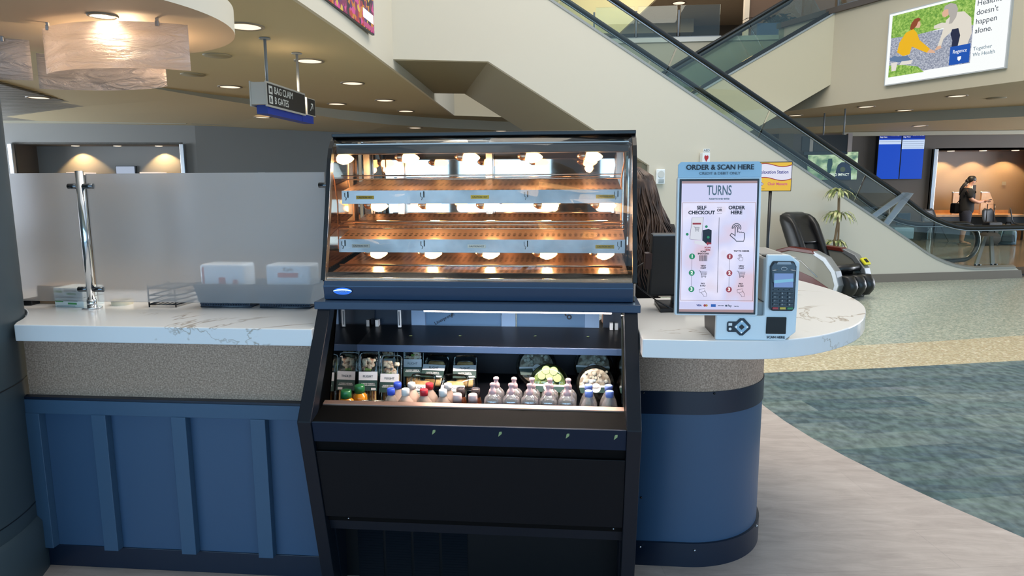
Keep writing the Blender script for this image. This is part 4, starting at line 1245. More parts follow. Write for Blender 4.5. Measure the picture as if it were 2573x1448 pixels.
# --- dracaena behind the chair
pt = thing('potted_plant', 'tall dracaena with striped leaf crowns behind the massage chair', 'plant', (3.97, 10.80, 0))
MB().lathe([(.10, 0), (.14, .30), (.15, .32), (.13, .32), (.12, .28)], n=24).build('pot', mat('plant_pot', '#8d8578', .6), pt)
MB().tube([(-.02, 0, .25), (-.03, 0, .70), (.0, .0, 1.0), (.0, 0, 1.2), (-.01, 0, 1.45)], .02, 8).build('stem', mat('bark', '#8a7358', .8), pt)
MB().tube([(.03, 0, .25), (.02, 0, .9), (.01, 0, 1.18)], .014, 8).build('stem', mat('bark', '#8a7358', .8), pt)
m, n, b = newmat('striped_leaf')
t_ = n.nodes.new('ShaderNodeTexCoord'); nz = N(n, 'TexNoise', Scale=14, Detail=1); n.links.new(t_.outputs['Object'], nz.inputs['Vector'])
cr = ramp(n, [(.4, '#5c7040'), (.55, '#a9ae72'), (.65, '#c9c795')]); n.links.new(nz.outputs['Fac'], cr.inputs['Fac']); n.links.new(cr.outputs['Color'], b.inputs['Base Color']); b.inputs['Roughness'].default_value = .5
for (px_, py_, pz_, k_, L0) in ((-.01, 0, 1.46, 22, .31), (.0, 0, 1.12, 22, .33), (-.02, 0, .70, 16, .28)):
    c = MB()
    for i in range(k_):
        a = 2 * PI * i / k_ + random.uniform(-.2, .2); l = L0 * random.uniform(.75, 1.1); up_ = random.uniform(.3, 1.0)
        dx, dy = math.cos(a), math.sin(a)
        A_, B_ = [], []
        for k, u in enumerate((0, .2, .45, .7, .9, 1)):
            r_ = l * u * (1 - .15 * u); z = pz_ + l * (up_ * u - 1.1 * up_ * u * u - .35 * u * u * u)
            ww = (.006, .017, .021, .017, .008, .001)[k]
            A_.append((px_ + dx * r_ - dy * ww, py_ + dy * r_ + dx * ww, z)); B_.append((px_ + dx * r_ + dy * ww, py_ + dy * r_ - dx * ww, z))
        c.sheet(A_, B_)
    o = c.build('leaf_crown', MATS['striped_leaf'], pt)

# --- yellow screen on a pole
ys = thing('standing_sign', 'yellow and white relaxation station screen on a black pole', 'sign', (2.665, 9.75, 0))
MB().cyl((.0, 0, 0), .022, 1.50, 12).build('pole', BLACK, ys)
MB().cyl((0, 0, 0), .16, .02, 24).build('base', BLACK, ys)
fr = Matrix.Translation((.02, 0, 0)) @ Matrix.Rotation(R(-3), 4, 'Z')
c = MB(); c.M = fr; c.box(-.245, .245, -.03, .03, 1.485, 1.885); c.build('frame', BLACK, ys, bevel=.004)
YEL = glow('yellow_sign', '#f2c20a', .85)
c = MB(); c.M = fr; c.box(-.235, .235, -.034, -.03, 1.495, 1.875); c.build('picture', YEL, ys)
def wave(z0, z1, n=16):
    return [(-.235 + .47 * i / n, z0 + .022 * math.sin(i / n * 2 * PI)) for i in range(n + 1)], [(-.235 + .47 * i / n, z1 + .022 * math.sin(i / n * 2 * PI)) for i in range(n + 1)]
for z0, z1, m_, y, nm in ((1.655, 1.835, glow('sign_white', '#e6e4f4', .9), -.036, 'white_wave'), (1.833, 1.845, glow('sign_red', '#b02a1c', .7), -.038, 'red_line'), (1.647, 1.659, glow('sign_red', '#b02a1c', .7), -.038, 'red_line')):
    A_, B_ = wave(z0, z1)
    c = MB(); c.M = fr
    c.sheet([(x, y, z) for x, z in A_], [(x, y, z) for x, z in B_], False); c.build(nm, m_, ys)
PURP = mat('sign_purple', '#3d3f8f', .6)
text('lettering', 'Relaxation Station', .062, PURP, ys, fr @ face_m(0, -.040, 1.745), xs=.86, off=.001)
text('lettering', 'Chair Massage', .052, mat('sign_pink', '#d8508c', .6), ys, fr @ face_m(.06, -.040, 1.585), xs=.85, off=.001)
text('lettering', 'Open Vendor', .022, BLACK, ys, fr @ face_m(-.16, -.038, 1.522), xs=.9)
c = MB(); c.M = fr; c.prism([(-.21, 1.585), (-.165, 1.625), (-.12, 1.585), (-.165, 1.545)], 'y', -.040, -.036); c.build('emblem', PURP, ys)
c = MB(); c.M = fr; c.box(-.20, -.13, -.043, -.040, 1.578, 1.592); c.build('emblem_band', glow('sign_white', '#e6e4f4', .9), ys)

# --- AED sign and strobe alarm on the escalator wall
def on_wall(s, z, d=.03):
    return Vector((EA[0] + s * math.cos(R(14.7)) + d * math.sin(R(14.7)), EA[1] + s * math.sin(R(14.7)) - d * math.cos(R(14.7)), z))
p = on_wall(-4.32, 1.99, .065)
t = thing('aed_sign', 'small white sign with red heart high on the cream wall', 'sign', p, R(14.7))
MB().box(-.06, .06, -.05, .05, -.10, .06).build('bracket', WHITE, t, bevel=.008)
MB().prism([(0, -.075), (.032, -.02), (.03, .01), (.012, .02), (0, .005), (-.012, .02), (-.03, .01), (-.032, -.02)], 'y', -.054, -.05).build('heart', mat('heart_red', '#b3242a', .5), t)
text('lettering', 'AED', .05, mat('aed_grey', '#666666', .6), t, face_m(0, -.054, .09))
MB().box(-.05, .05, -.052, -.048, .065, .115).build('plate', WHITE, t)
p = on_wall(-5.0, 1.70, .025)
t = thing('strobe_alarm', 'white strobe alarm on the cream wall behind the counter', 'alarm', p, R(14.7))
MB().box(-.065, .065, -.04, .02, -.11, .11).build('housing', WHITE, t, bevel=.01)
MB().cyl((0, -.04, .035), .05, -.01, 24, 'y').build('speaker_face', mat('alarm_face', '#c9ccca', .5), t)
MB().box(-.045, .045, -.06, -.04, -.085, -.035).build('strobe_lens', mat('lens_grey', '#9fa9ad', .2), t, bevel=.008)
# lit blue booth seen under the escalator, only its rounded corner in view
t = thing('lit_display', 'blue lit round topped display under the escalator slope', 'screen', (.80, 14.4, 0))
t.scale = (1.22, 1.22, 1.05)
c = MB(); c.M = Matrix.Scale(1, 4)
prof_ = [(-.55, 0), (.50, 0), (.50, 1.62)] + [(.50 * math.cos(R(a)) + .0, 1.62 + .32 * math.sin(R(a))) for a in range(10, 171, 10)] + [(-.55, 1.62)]
c.prism(prof_, 'y', 0, .2); c.build('body', mat('booth_dark', '#3a3d42', .5), t)
prof_ = [(-.5, .3), (.45, .3), (.45, 1.60)] + [(.45 * math.cos(R(a)), 1.60 + .28 * math.sin(R(a))) for a in range(10, 171, 10)] + [(-.5, 1.60)]
c = MB().prism(prof_, 'y', -.006, 0); c.build('picture', glow('booth_blue', '#4a6fd0', .8), t)
# ============================================================ COUNTER
cl = thing('counter', 'blue panelled counter front left of the display case', 'counter', (-1.6, 2.7, 0))
def cb(x0, x1, y0, y1, z0, z1, name, m, bev=.002, par=None, M=None):
    p = par or cl
    ox, oy = p.location.x, p.location.y
    c = MB(); c.M = M
    c.box(x0 - ox, x1 - ox, y0 - oy, y1 - oy, z0 - p.location.z, z1 - p.location.z)
    return c.build(name, m, p, bevel=bev)
cb(-2.24, -.985, 2.52, 3.15, .09, .745, 'blue_panel', BLUE)
cb(-2.24, -.985, 2.53, 3.15, .745, 1.0, 'tweed_panel', MATS['tweed_panel'], 0)
cb(-2.26, -.985, 2.495, 2.53, .735, .752, 'dark_strip', NAVY)
cb(-2.26, -.985, 2.49, 2.52, .683, .742, 'top_rail', BLUE2)
for x in (-2.215, -1.915, -1.575, -1.245):
    w_ = .085 if x < -2.2 else .062
    cb(x - w_ / 2, x + w_ / 2, 2.485, 2.52, .095, .685, 'batten', BLUE2)
cb(-2.27, -.985, 2.515, 2.53, 0, .095, 'kick_plate', NAVY)
ct = thing('countertop', 'white veined marble countertop left of the display case', 'countertop', (-1.6, 2.8, 1.0))
MB().prism([(-.585, -.37), (.62, -.375), (.62, .48), (-1.35, .48)] + arc(-1.29, -.59, .724, 94, 22, 14), 'z', -.0, .066).build('slab', MATS['marble'], ct, bevel=.004)

# right: rounded drum counter and bullnose top
cr_ = thing('counter', 'rounded navy drum counter right of the display case', 'counter', (.45, 3.1, 0))
def drum(off, z0, z1, name, m, bev=.002):
    pts = [(-.213, -.365 - off)] + arc(.03, .0, .365 + off, -90, 0, 24) + [(.395 + off, .75), (.12, .75), (.10, .1), (-.213, .1)]
    c = MB()
    n0 = len(pts)
    c.add([(x, y, z0) for x, y in pts] + [(x, y, z1) for x, y in pts], [tuple(range(n0))[::-1], tuple(range(n0, 2 * n0))])
    c.smooth = True
    c.add([(x, y, z0) for x, y in pts] + [(x, y, z1) for x, y in pts], [(i, (i + 1) % n0, (i + 1) % n0 + n0, i + n0) for i in range(n0)])
    return c.build(name, m, cr_, fix=True)
drum(.0, .10, .67, 'blue_panel', BLUE)
drum(.004, .665, .762, 'dark_band', NAVY)
drum(.0, .76, 1.0, 'tweed_panel', MATS['tweed_panel'])
drum(.012, .0, .105, 'kick_plate', NAVY)
for x, z in ((-.165, .085), (.06, .078), (.36, .10)):
    y = -.38 if x < .05 else -math.sqrt(max(0, .379 ** 2 - (x - .03) ** 2))
    MB().ball((x, y - .001, z), .006, 8).build('bolt', STEEL, cr_)
for x, z in ((-.165, .755), (.12, .755), (-.165, .30)):
    y = -.370 if x < .05 else -math.sqrt(max(0, .371 ** 2 - (x - .03) ** 2))
    MB().ball((x, y - .001, z), .005, 8).build('bolt', BLACK, cr_)
ct2 = thing('countertop', 'white veined marble countertop with rounded end right of the display case', 'countertop', (.7, 3.2, 1.0))
op = [(.236, 2.345), (.40, 2.338), (.60, 2.342), (.72, 2.37), (.84, 2.43), (.95, 2.52), (1.05, 2.63), (1.14, 2.77), (1.21, 2.92), (1.265, 3.08), (1.295, 3.25), (1.30, 3.45), (1.275, 3.68), (1.23, 3.90), (1.15, 4.06), (1.0, 4.2), (.85, 4.22), (.72, 4.1), (.66, 3.9), (.62, 3.4), (.50, 3.24), (.236, 3.2)]
sm_ = []
for i in range(len(op)):   # smooth the outline
    p0, p1, p2, p3 = (Vector(op[(i + k) % len(op)]) for k in (-1, 0, 1, 2))
    if i in (0, len(op) - 1, len(op) - 2): sm_.append(p1); continue
    for t_ in (0, .33, .66):
        sm_.append(.5 * ((2 * p1) + (-p0 + p2) * t_ + (2 * p0 - 5 * p1 + 4 * p2 - p3) * t_ * t_ + (-p0 + 3 * p1 - 3 * p2 + p3) * t_ ** 3))
MB().prism([(p.x - .7, p.y - 3.2) for p in sm_], 'z', 0, .066).build('slab', MATS['marble'], ct2, bevel=.004)

# ============================================================ FROSTED PARTITION
pa = thing('partition_panel', 'large frosted glass screen standing along the left countertop', 'partition', (-1.575, 2.795, 1.096))
MB().box(-.525, .532, 0, .008, 0, .558).build('pane', MATS['frosted_glass'], pa)
pb = thing('partition_panel', 'narrow frosted glass screen beside the slate column', 'partition', (-2.31, 2.795, 1.096))
MB().box(-.17, .17, 0, .008, 0, .562).build('pane', MATS['frosted_glass'], pb)
po = thing('partition_post', 'chrome post clamping the two frosted glass screens', 'post', (-2.128, 2.795, 1.066))
MB().cyl((0, 0, .0), .0165, .60, 20).build('pole', CHROME, po)
MB().cyl((0, 0, 0), .040, .006, 24).cyl((0, 0, .006), .020, .035, 20).build('foot', CHROME, po)
for z in (.085, .535):
    MB().cyl((-.055, 0, z), .0115, .042, 14, 'x').build('clamp', mat('dark_chrome', '#6f7378', .2, 1.0), po)
    MB().cyl((.013, 0, z), .0115, .048, 14, 'x').build('clamp', mat('dark_chrome', '#6f7378', .2, 1.0), po)
tag(MB().cyl((-1.066, 2.795, 1.60), .0115, .06, 14, 'x').build('glass_clamp', mat('dark_chrome', '#6f7378', .2, 1.0)), 'small chrome clamp at the right edge of the large frosted screen', 'clamp')

# ============================================================ THINGS ON THE LEFT COUNTERTOP
m, n, b = newmat('wire_mesh')
n.nodes.clear()
o_ = n.nodes.new('ShaderNodeOutputMaterial')
mp = mapped(n, (130, 130, 130)); v = N(n, 'TexVoronoi', Scale=1.0, Randomness=0.0); n.links.new(mp.outputs[0], v.inputs['Vector'])
cr = ramp(n, [(.25, '#ffffff'), (.31, '#000000')]); n.links.new(v.outputs['Distance'], cr.inputs['Fac'])
d_ = N(n, 'BsdfPrincipled', Roughness=.4); d_.inputs['Base Color'].default_value = srgb('#263546')
tr = N(n, 'BsdfTransparent'); mx2 = N(n, 'MixShader')
n.links.new(cr.outputs['Color'], mx2.inputs[0]); n.links.new(d_.outputs[0], mx2.inputs[1]); n.links.new(tr.outputs[0], mx2.inputs[2]); n.links.new(mx2.outputs[0], o_.inputs[0])
RIMB = mat('basket_frame', '#1c2734', .4)
for k, (x, lb) in enumerate(((-1.535, 'left'), (-1.262, 'right'))):
    t = thing('mesh_basket', lb + ' dark mesh basket behind the frosted glass', 'basket', (x, 2.90, 1.066), group='napkin baskets')
    w1, w2, h = .112, .135, .105
    c = MB()
    c.add([(-w1, -.06, .004), (w1, -.06, .004), (w2, -.075, h), (-w2, -.075, h)], [(0, 1, 2, 3)])
    c.add([(-w1, .10, .004), (w1, .10, .004), (w2, .12, h), (-w2, .12, h)], [(0, 1, 2, 3)])
    for s_ in (-1, 1): c.add([(s_ * w1, -.06, .004), (s_ * w1, .10, .004), (s_ * w2, .12, h), (s_ * w2, -.075, h)], [(0, 1, 2, 3)])
    c.add([(-w1, -.06, .003), (w1, -.06, .003), (w1, .10, .003), (-w1, .10, .003)], [(0, 1, 2, 3)])
    c.build('mesh_wall', MATS['wire_mesh'], t)
    MB().tube([(-w2, -.075, h), (w2, -.075, h), (w2, .12, h), (-w2, .12, h)], .004, 6, True).tube([(-w1, -.06, .005), (w1, -.06, .005), (w1, .10, .005), (-w1, .10, .005)], .004, 6, True).build('frame', RIMB, t)
    q = thing('napkin_pack', ('plastic wrapped napkin pack with red stripe in the left basket', 'white napkin pack with red label in the right basket')[k], 'napkins', (x + (-.022, .008)[k], 2.925, 1.078), group=None)
    WR = mat('napkin_wrap', '#dfe9f2', .3, coat=.3)
    MB().box(-.102, .102, -.055, .055, 0, .178).build('stack', WR, q, bevel=.012, seg=3)
    RD = mat('label_red', '#c23a40', .4)
    if k == 0:
        MB().box(-.09, -.083, -.058, -.0555, .09, .165).box(-.015, .015, -.058, -.0555, .08, .12).box(.05, .072, -.058, -.0555, .08, .11).build('print', RD, q)
    else:
        MB().box(-.045, .045, -.058, -.0555, .122, .142).build('print', RD, q)
        text('lettering', 'Tork', .022, mat('ad_text', '#3a4654', .6), q, face_m(0, -.058, .156))
t = thing('wire_tray', 'low black wire tray with stacked levels on the countertop', 'tray', (-1.825, 2.90, 1.066))
for z in (.012, .032, .052, .085):
    c = MB(); c.tube([(-.065, -.06, z), (.06, -.06, z), (.075, .10, z), (-.065, .10, z)], .0035, 6, True)
    for i in range(6): c.tube([(-.05 + i * .021, -.06, z), (-.05 + i * .024, .10, z)], .0016, 5)
    c.build('level', BLACK, t)
for x, y in ((-.065, -.06), (.06, -.06), (.075, .10), (-.065, .10)): MB().tube([(x, y, .0), (x, y, .10)], .0035, 6).build('upright', BLACK, t)
CARD = mat('cardboard', '#8d7358', .8)
t = thing('cardboard_box', 'brown cardboard box behind the narrow frosted screen', 'box', (-2.40, 2.96, 1.066)); MB().box(-.065, .075, -.07, .07, 0, .085).build('carton', CARD, t, bevel=.003)
t = tag(MB().box(-2.50, -2.455, 2.84, 2.95, 1.066, 1.095).build('card_reader', BLACK, bevel=.004), 'small black box beside the column on the countertop', 'box')
for k, (z0, lb) in enumerate(((0, 'white glove box with green print standing on the countertop'), (.044, 'second white glove box stacked on the lower one'))):
    t = thing('glove_box', lb, 'box', (-2.245, 2.885, 1.066 + z0), R(-6), group='glove boxes')
    MB().box(-.075, .075, -.07, .05, 0, .042).build('carton', mat('glove_white', '#dfe8e6', .5), t, bevel=.002)
    MB().box(-.005, .04, -.0715, -.07, .012, .020).box(-.07, -.03, -.0715, -.07, .022, .030).build('green_print', mat('glove_green', '#4e9a58', .5), t)
    MB().box(-.02, .045, -.0715, -.07, .026, .033).box(-.065, .03, -.0715, -.07, .004, .006).build('text_lines', GREYP, t)
t = thing('tape_roll', 'pale ring of tape lying beside the chrome post', 'tape', (-2.06, 2.90, 1.066))
MB().lathe([(.045, .0), (.045, .022), (.032, .022), (.032, 0), (.045, 0)], n=28, cap=False).build('ring', mat('tape_cream', '#d9cdb2', .4), t)
MB().lathe([(.0445, .0), (.0445, .0)], n=3)

# ============================================================ HANGING GLASS LAMP
for (cx_, cy_, rx_, ry_, a0_, a1_, z0, z1, lb, g) in (
        (-2.855, 4.62, .70, .60, 227, 313, 2.305, 2.575, 'near rippled glass sheet hanging from the ceiling disc', 0),
        (-3.42, 4.38, .72, .60, 47, 133, 2.31, 2.56, 'far rippled glass sheet hanging behind the near one', 1),
        (-4.18, 4.88, .70, .50, 232, 313, 2.318, 2.585, 'left rippled glass sheet cut by the photo edge', 2)):
    t = thing('glass_lamp_sheet', lb, 'lamp', (cx_, cy_, 0), group='hanging glass sheets')
    lo = [(rx_ * math.cos(R(a0_ + (a1_ - a0_) * i / 30)), ry_ * math.sin(R(a0_ + (a1_ - a0_) * i / 30)), z0) for i in range(31)]
    hi = [(x, y, z1) for x, y, z in lo]
    MB().sheet(lo, hi).build('sheet', MATS['rippled_glass'], t, solid=.006)
    for k in (3, 25):
        x, y, z = hi[k]
        MB().cbox((x, y, z - .005), (.022, .018, .03)).build('clip', STEEL, t, bevel=.003)
        MB().box(x - .008, x + .008, y - .006, y + .006, z, 2.602).build('bracket', STEEL, t)
lamp('glass_lamp_bulb', 'POINT', (-2.95, 4.45, 2.46), 24, (1.0, .66, .38), shadow_soft_size=.06)
# ============================================================ FOOD DISPLAY CASE
XL, XR = -.982, .232
cs = thing('food_display_case', 'tall black food display case with heated top and open chilled bin', 'display case', (-.375, 2.6, 0))
def L_(x, y): return (x + .375, y - 2.6)
class CB(MB):
    """builder using world numbers, stored relative to the case"""
    def add(s, vs, fs):
        return MB.add(s, [(p[0] + .375, p[1] - 2.6, p[2]) for p in vs], fs)
# --- lower side panels
low = [(2.425, 0), (2.405, .078), (2.252, .765), (2.50, 1.135), (3.12, 1.135), (3.12, 0)]
for x0, x1 in ((XL, XL + .05), (XR - .05, XR)):
    c = CB()
    c.prism([(2.425, 0), (2.252, .765), (2.50, 1.135), (2.56, 1.135), (2.325, .77), (2.49, 0)], 'x', x0, x1)
    c.build('side_frame', CASEB, cs, bevel=.003)
for x0, x1 in ((XL + .006, XL + .018), (XR - .018, XR - .006)):
    CB().prism([(2.33, .77), (2.55, 1.13), (3.12, 1.13), (3.12, 0), (2.49, 0)], 'x', x0, x1).build('side_panel', BLACK, cs)
# inner mirrors on both sides
CB().prism([(2.44, .80), (2.56, 1.12), (3.05, 1.12), (3.05, .66), (2.44, .66)], 'x', XL + .052, XL + .056).build('side_mirror', mat('dark_mirror', '#a7a29e', .04, 1.0), cs)
CB().prism([(2.44, .80), (2.56, 1.12), (3.05, 1.12), (3.05, .66), (2.44, .66)], 'x', XR - .056, XR - .052).build('side_mirror', mat('dark_mirror', '#a7a29e', .04, 1.0), cs)
x0, x1 = XL + .05, XR - .05
for xa, xb in ((XL + .018, XL + .055), (XR - .055, XR - .018)):
    CB().prism([(2.488, .0), (2.43, .30), (2.43, .36), (2.9, .36), (2.9, 0)], 'x', xa, xb).build('cheek', CASEB, cs)
def fy(z): return 2.252 + (.765 - z) * (.173 / .765) + .008
# bin lip, sloped apron, front panels
LIPM = mat('lip_pink', '#8e7468', .35, .5)
CB().prism([(2.375, .795), (2.40, .802), (2.40, .785), (2.375, .770)], 'x', x0, x1).build('bin_lip', LIPM, cs, bevel=.002)
CB().prism([(2.262, .762), (2.378, .790), (2.385, .74), (2.30, .70)], 'x', x0, x1).build('apron', mat('apron_black', '#020202', .75, spec=.08), cs)
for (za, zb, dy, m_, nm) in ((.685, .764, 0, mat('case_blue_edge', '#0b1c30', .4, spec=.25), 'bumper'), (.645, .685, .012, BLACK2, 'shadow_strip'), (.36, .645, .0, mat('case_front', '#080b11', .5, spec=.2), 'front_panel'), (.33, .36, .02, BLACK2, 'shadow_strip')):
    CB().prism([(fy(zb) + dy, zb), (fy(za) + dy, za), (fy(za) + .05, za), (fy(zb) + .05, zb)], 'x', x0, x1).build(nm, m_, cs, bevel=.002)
# recessed service panel with louvres
CB().prism([(2.385, .33), (2.53, .30), (2.53, .285), (2.40, .285)], 'x', x0, x1).build('recess_top', CASEB, cs)
GY = 2.545
CB().box(x0, x1, GY, GY + .02, 0, .30).build('service_panel', mat('service_black', '#05070b', .5, spec=.2), cs)
CB().box(x0, x1, GY - .012, GY, .288, .294).build('panel_edge', mat('edge_blue', '#3a4560', .35), cs)
for j in range(4):
    c = CB()
    for i in range(24):
        z = .26 - i * .0112
        xa = -.875 + j * .116
        c.add([(xa, GY - .001, z), (xa + .105, GY - .001, z), (xa + .105, GY - .009, z - .006), (xa, GY - .009, z - .006), (xa, GY - .001, z - .0075), (xa + .105, GY - .001, z - .0075)], [(0, 1, 2, 3), (3, 2, 5, 4)])
    c.build('louvre_bank', mat('louvre', '#10151d', .4), cs)
for x, z in ((-.905, .262), (.155, .262), (-.85, .345), (.15, .345)):
    CB().ball((x, GY - .002 if z < .3 else 2.372, z), .004, 8).build('screw', STEEL, cs)
# pale price stickers scraped on bumper
for x in (-.49, -.255, -.02, .145):
    CB().prism([(x - .006, .728), (x + .006, .738), (x + .007, .752), (x - .003, .744)], 'y', fy(.74) - .0015, fy(.74)).build('glue_mark', mat('glue_green', '#8fa070', .8), cs)
# bin interior
CB().box(x0, x1, 2.40, 3.06, .60, .615).build('bin_floor', BLACK2, cs)
CB().box(x0, x1, 2.39, 2.40, .60, .79).build('bin_front', BLACK2, cs)
CB().prism([(2.62, .615), (3.06, .73), (3.06, .60), (2.62, .60)], 'x', x0, x1).build('bin_step', BLACK, cs)
BK = mat('bin_back', '#141b26', .5)
CB().box(x0, x1, 3.06, 3.09, .6, .88).build('back_lower', BK, cs)
# rear doors with protective film
FILM = mat('door_film', '#54779c', .3)
for xa, xb in ((-.97, -.70), (.10, .225)):
    CB().box(xa + .03, xb - .03, 3.065, 3.08, .86, 1.12).build('door_frame', mat('door_navy', '#1c2a3d', .4), cs)
for xa, xb in ((-.70, -.335), (-.265, .06)):
    CB().box(xa, xb, 3.07, 3.08, .86, 1.12).build('door_film', FILM, cs)
for x in (-.72, -.30, .08):
    CB().box(x - .032, x + .032, 3.05, 3.07, .86, 1.12).build('door_stile', mat('stile_pale', '#7d9cc0', .35), cs)
TXT = mat('film_print', '#0d1724', .6)
for x, z, s in ((-.322, 1.012, 'rto'), (-.030, 1.015, 'rto'), (-.345, .893, 'rto'), (-.05, .893, 'rto')):
    text('film_print', s, .045, TXT, cs, face_m(x + .375, 3.067 - 2.6, z) @ Matrix.Rotation(R(-55), 4, 'Z'), off=.001)
c = CB()
for x, z, l in ((-.566, 1.02, .03), (-.36, .90, .04), (-.50, .90, .03)): c.box(x, x + .003, 3.066, 3.069, z - l, z)
c.build('film_print', TXT, cs)
text('film_print', 'Linerprotec', .022, TXT, cs, face_m(-.60 + .375, 3.067 - 2.6, .985) @ Matrix.Rotation(R(28), 4, 'Z'))
# black shelf with brackets
CB().prism([(2.79, .905), (2.79, .922), (3.04, .958), (3.04, .940)], 'x', -.945, .19).build('shelf', mat('shelf_black', '#0e0f12', .35), cs, bevel=.002)
CB().box(-.947, .192, 2.782, 2.79, .894, .924).build('shelf_nosing', mat('nosing_blue', '#2f4360', .35), cs, bevel=.002)
for x in (-.905, .165):
    CB().box(x - .007, x + .007, 3.01, 3.04, .955, .985).build('shelf_clip', WHITE, cs)
t = thing('thermometer', 'white thermometer stick standing on the black shelf', 'thermometer', (-.795, 3.0, .955))
MB().box(-.008, .008, -.004, .004, 0, .085).cyl((0, 0, .085), .006, .022, 12).build('body', WHITE, t, bevel=.002)
MB().box(-.002, .002, -.006, -.004, .01, .075).build('scale', mat('scale_dark', '#36404a', .5), t)
for x, y, z in ((-.72, 2.90, .9385), (-.50, 2.91, .940), (-.17, 2.92, .9415), (.06, 2.92, .9415)):
    CB().prism([(x - .006, y - .004), (x + .004, y - .006), (x + .006, y + .004), (x - .002, y + .006)], 'z', z + .001, z + .002).build('glue_mark', mat('glue_green', '#8fa070', .8), cs)
# deck between bin and heated top, LED tube under it
CB().box(XL - .01, XR + .01, 2.49, 3.13, 1.130, 1.160).build('deck', NOSE, cs, bevel=.003)
CB().cyl((-.58, 2.56, 1.121), .009, .72, 14, 'x').build('led_tube', mat('led_glow', '#fff0e6', .4, emit=9), cs)
CB().box(-.60, .17, 2.545, 2.58, 1.128, 1.131).build('led_bracket', WHITE, cs)
lamp('led_lamp', 'AREA', (-.22, 2.56, 1.110), 11, (1.0, .84, .74), shape='RECTANGLE', size=.8, size_y=.02)
# --- heated top
nose = [(2.535, 1.162), (2.528, 1.21), (2.535, 1.235), (2.60, 1.235), (2.60, 1.162)]
np_ = CB().prism(nose, 'x', XL + .015, XR - .015).build('nose_panel', NOSE, cs, bevel=.003)
CB().box(XL + .016, XR - .016, 2.524, 2.530, 1.214, 1.217).build('nose_crease', mat('crease', '#3c5473', .3), cs)
CB().box(XL + .02, XR - .02, 2.56, 3.08, 1.162, 1.18).build('top_floor', BLACK, cs)
# oval maker's badge
ov = [(.036 * math.cos(R(a)), .0135 * math.sin(R(a))) for a in range(0, 360, 12)]
c = MB(); c.M = Matrix.Translation((-.889 + .375, 2.527 - 2.6, 1.196)) @ Matrix.Rotation(R(90 - 5), 4, 'X')
c.prism(ov, 'z', 0, .003); c.build('badge', mat('badge_blue', '#1460c0', .25, .3), np_)
c = MB(); c.M = Matrix.Translation((-.889 + .375, 2.5265 - 2.6, 1.196)) @ Matrix.Rotation(R(90 - 5), 4, 'X')
c.prism([(-.036, .002), (-.02, .0065), (0, .008), (.02, .0065), (.036, .002), (.036, -.001), (.02, .0025), (0, .0035), (-.02, .0025), (-.036, -.001)], 'z', .003, .004); c.build('badge_band', CHROME, np_)
text('lettering', 'FEDERAL', .0085, mat('badge_text', '#9fc4ea', .4), np_, Matrix.Translation((-.889 + .375, 2.5225 - 2.6, 1.1945)) @ Matrix.Rotation(R(85), 4, 'X'), sp=1.2)
# curved glass profile (y, z)
GP = [(2.545, 1.235), (2.565, 1.30), (2.584, 1.362), (2.600, 1.425), (2.617, 1.487), (2.632, 1.545), (2.646, 1.60), (2.660, 1.655), (2.676, 1.705), (2.694, 1.745), (2.720, 1.775), (2.755, 1.793), (2.80, 1.800)]
outer = GP + [(3.10, 1.803), (3.12, 1.79), (3.12, 1.162), (2.535, 1.162)]
for xa, xb in ((XL, XL + .016), (XR - .016, XR)):
    # frame band following the outline, with glass behind it
    inn = [(y + .032, z - .004) for y, z in GP[:8]] + [(2.700, 1.69), (2.716, 1.725), (2.742, 1.752), (2.775, 1.768), (2.81, 1.773)]
    c = CB()
    k = len(GP)
    vs = [(xx, y, z) for xx in (xa, xb) for y, z in GP + inn]
    fs = []
    for s_ in (0, 1):
        o0 = s_ * 2 * k
        fs += [(o0 + i, o0 + i + 1, o0 + k + i + 1, o0 + k + i) for i in range(k - 1)]
    fs += [(i, i + 1, 2 * k + i + 1, 2 * k + i) for i in range(k - 1)]
    fs += [(k + i, k + i + 1, 3 * k + i + 1, 3 * k + i) for i in range(k - 1)]
    c.add(vs, fs); c.build('end_frame', BLACK, cs)
    c = CB(); xm = (xa + xb) / 2
    c.prism([(y + .01, z - .005) for y, z in GP] + [(3.08, 1.79), (3.08, 1.165), (2.56, 1.165)], 'x', xm - .003, xm + .003)
    c.build('end_panel', BLACK if False else mat('end_mirror', '#b9a595', .06, 1.0), cs)
CB().box(XL, XR, 2.79, 3.12, 1.795, 1.808).build('roof', BLACK, cs, bevel=.003)
CB().box(XL, XR, 2.735, 2.80, 1.790, 1.806).build('roof_edge', BLACK, cs, bevel=.003)
c = CB()
c.sheet([(XL + .018, y, z) for y, z in GP], [(XR - .018, y, z) for y, z in GP])
CG_ = glass('case_glass', '#fdfcfa', .025)
c.build('curved_glass', CG_, cs, solid=.004)
# chrome bottom channel and black gasket
CB().box(XL + .02, XR - .02, 2.552, 2.575, 1.236, 1.246).build('glass_channel', mat('warm_chrome', '#e2d3c8', .15, 1.0), cs, bevel=.002)
CB().box(XL + .02, XR - .02, 2.578, 2.60, 1.236, 1.262).build('gasket', BLACK2, cs)
# rear sliding mirror doors
for xa, xb, y_ in ((XL + .02, -.36, 3.06), (-.40, XR - .02, 3.075)):
    CB().box(xa, xb, y_, y_ + .006, 1.18, 1.79).build('rear_door', MIRROR, cs)
for x in (XL + .05, -.78, -.38, .19):
    CB().box(x - .014, x + .014, 3.03, 3.055, 1.18, 1.79).build('rear_stile', mat('stile_steel', '#c4beb8', .25, 1.0), cs)
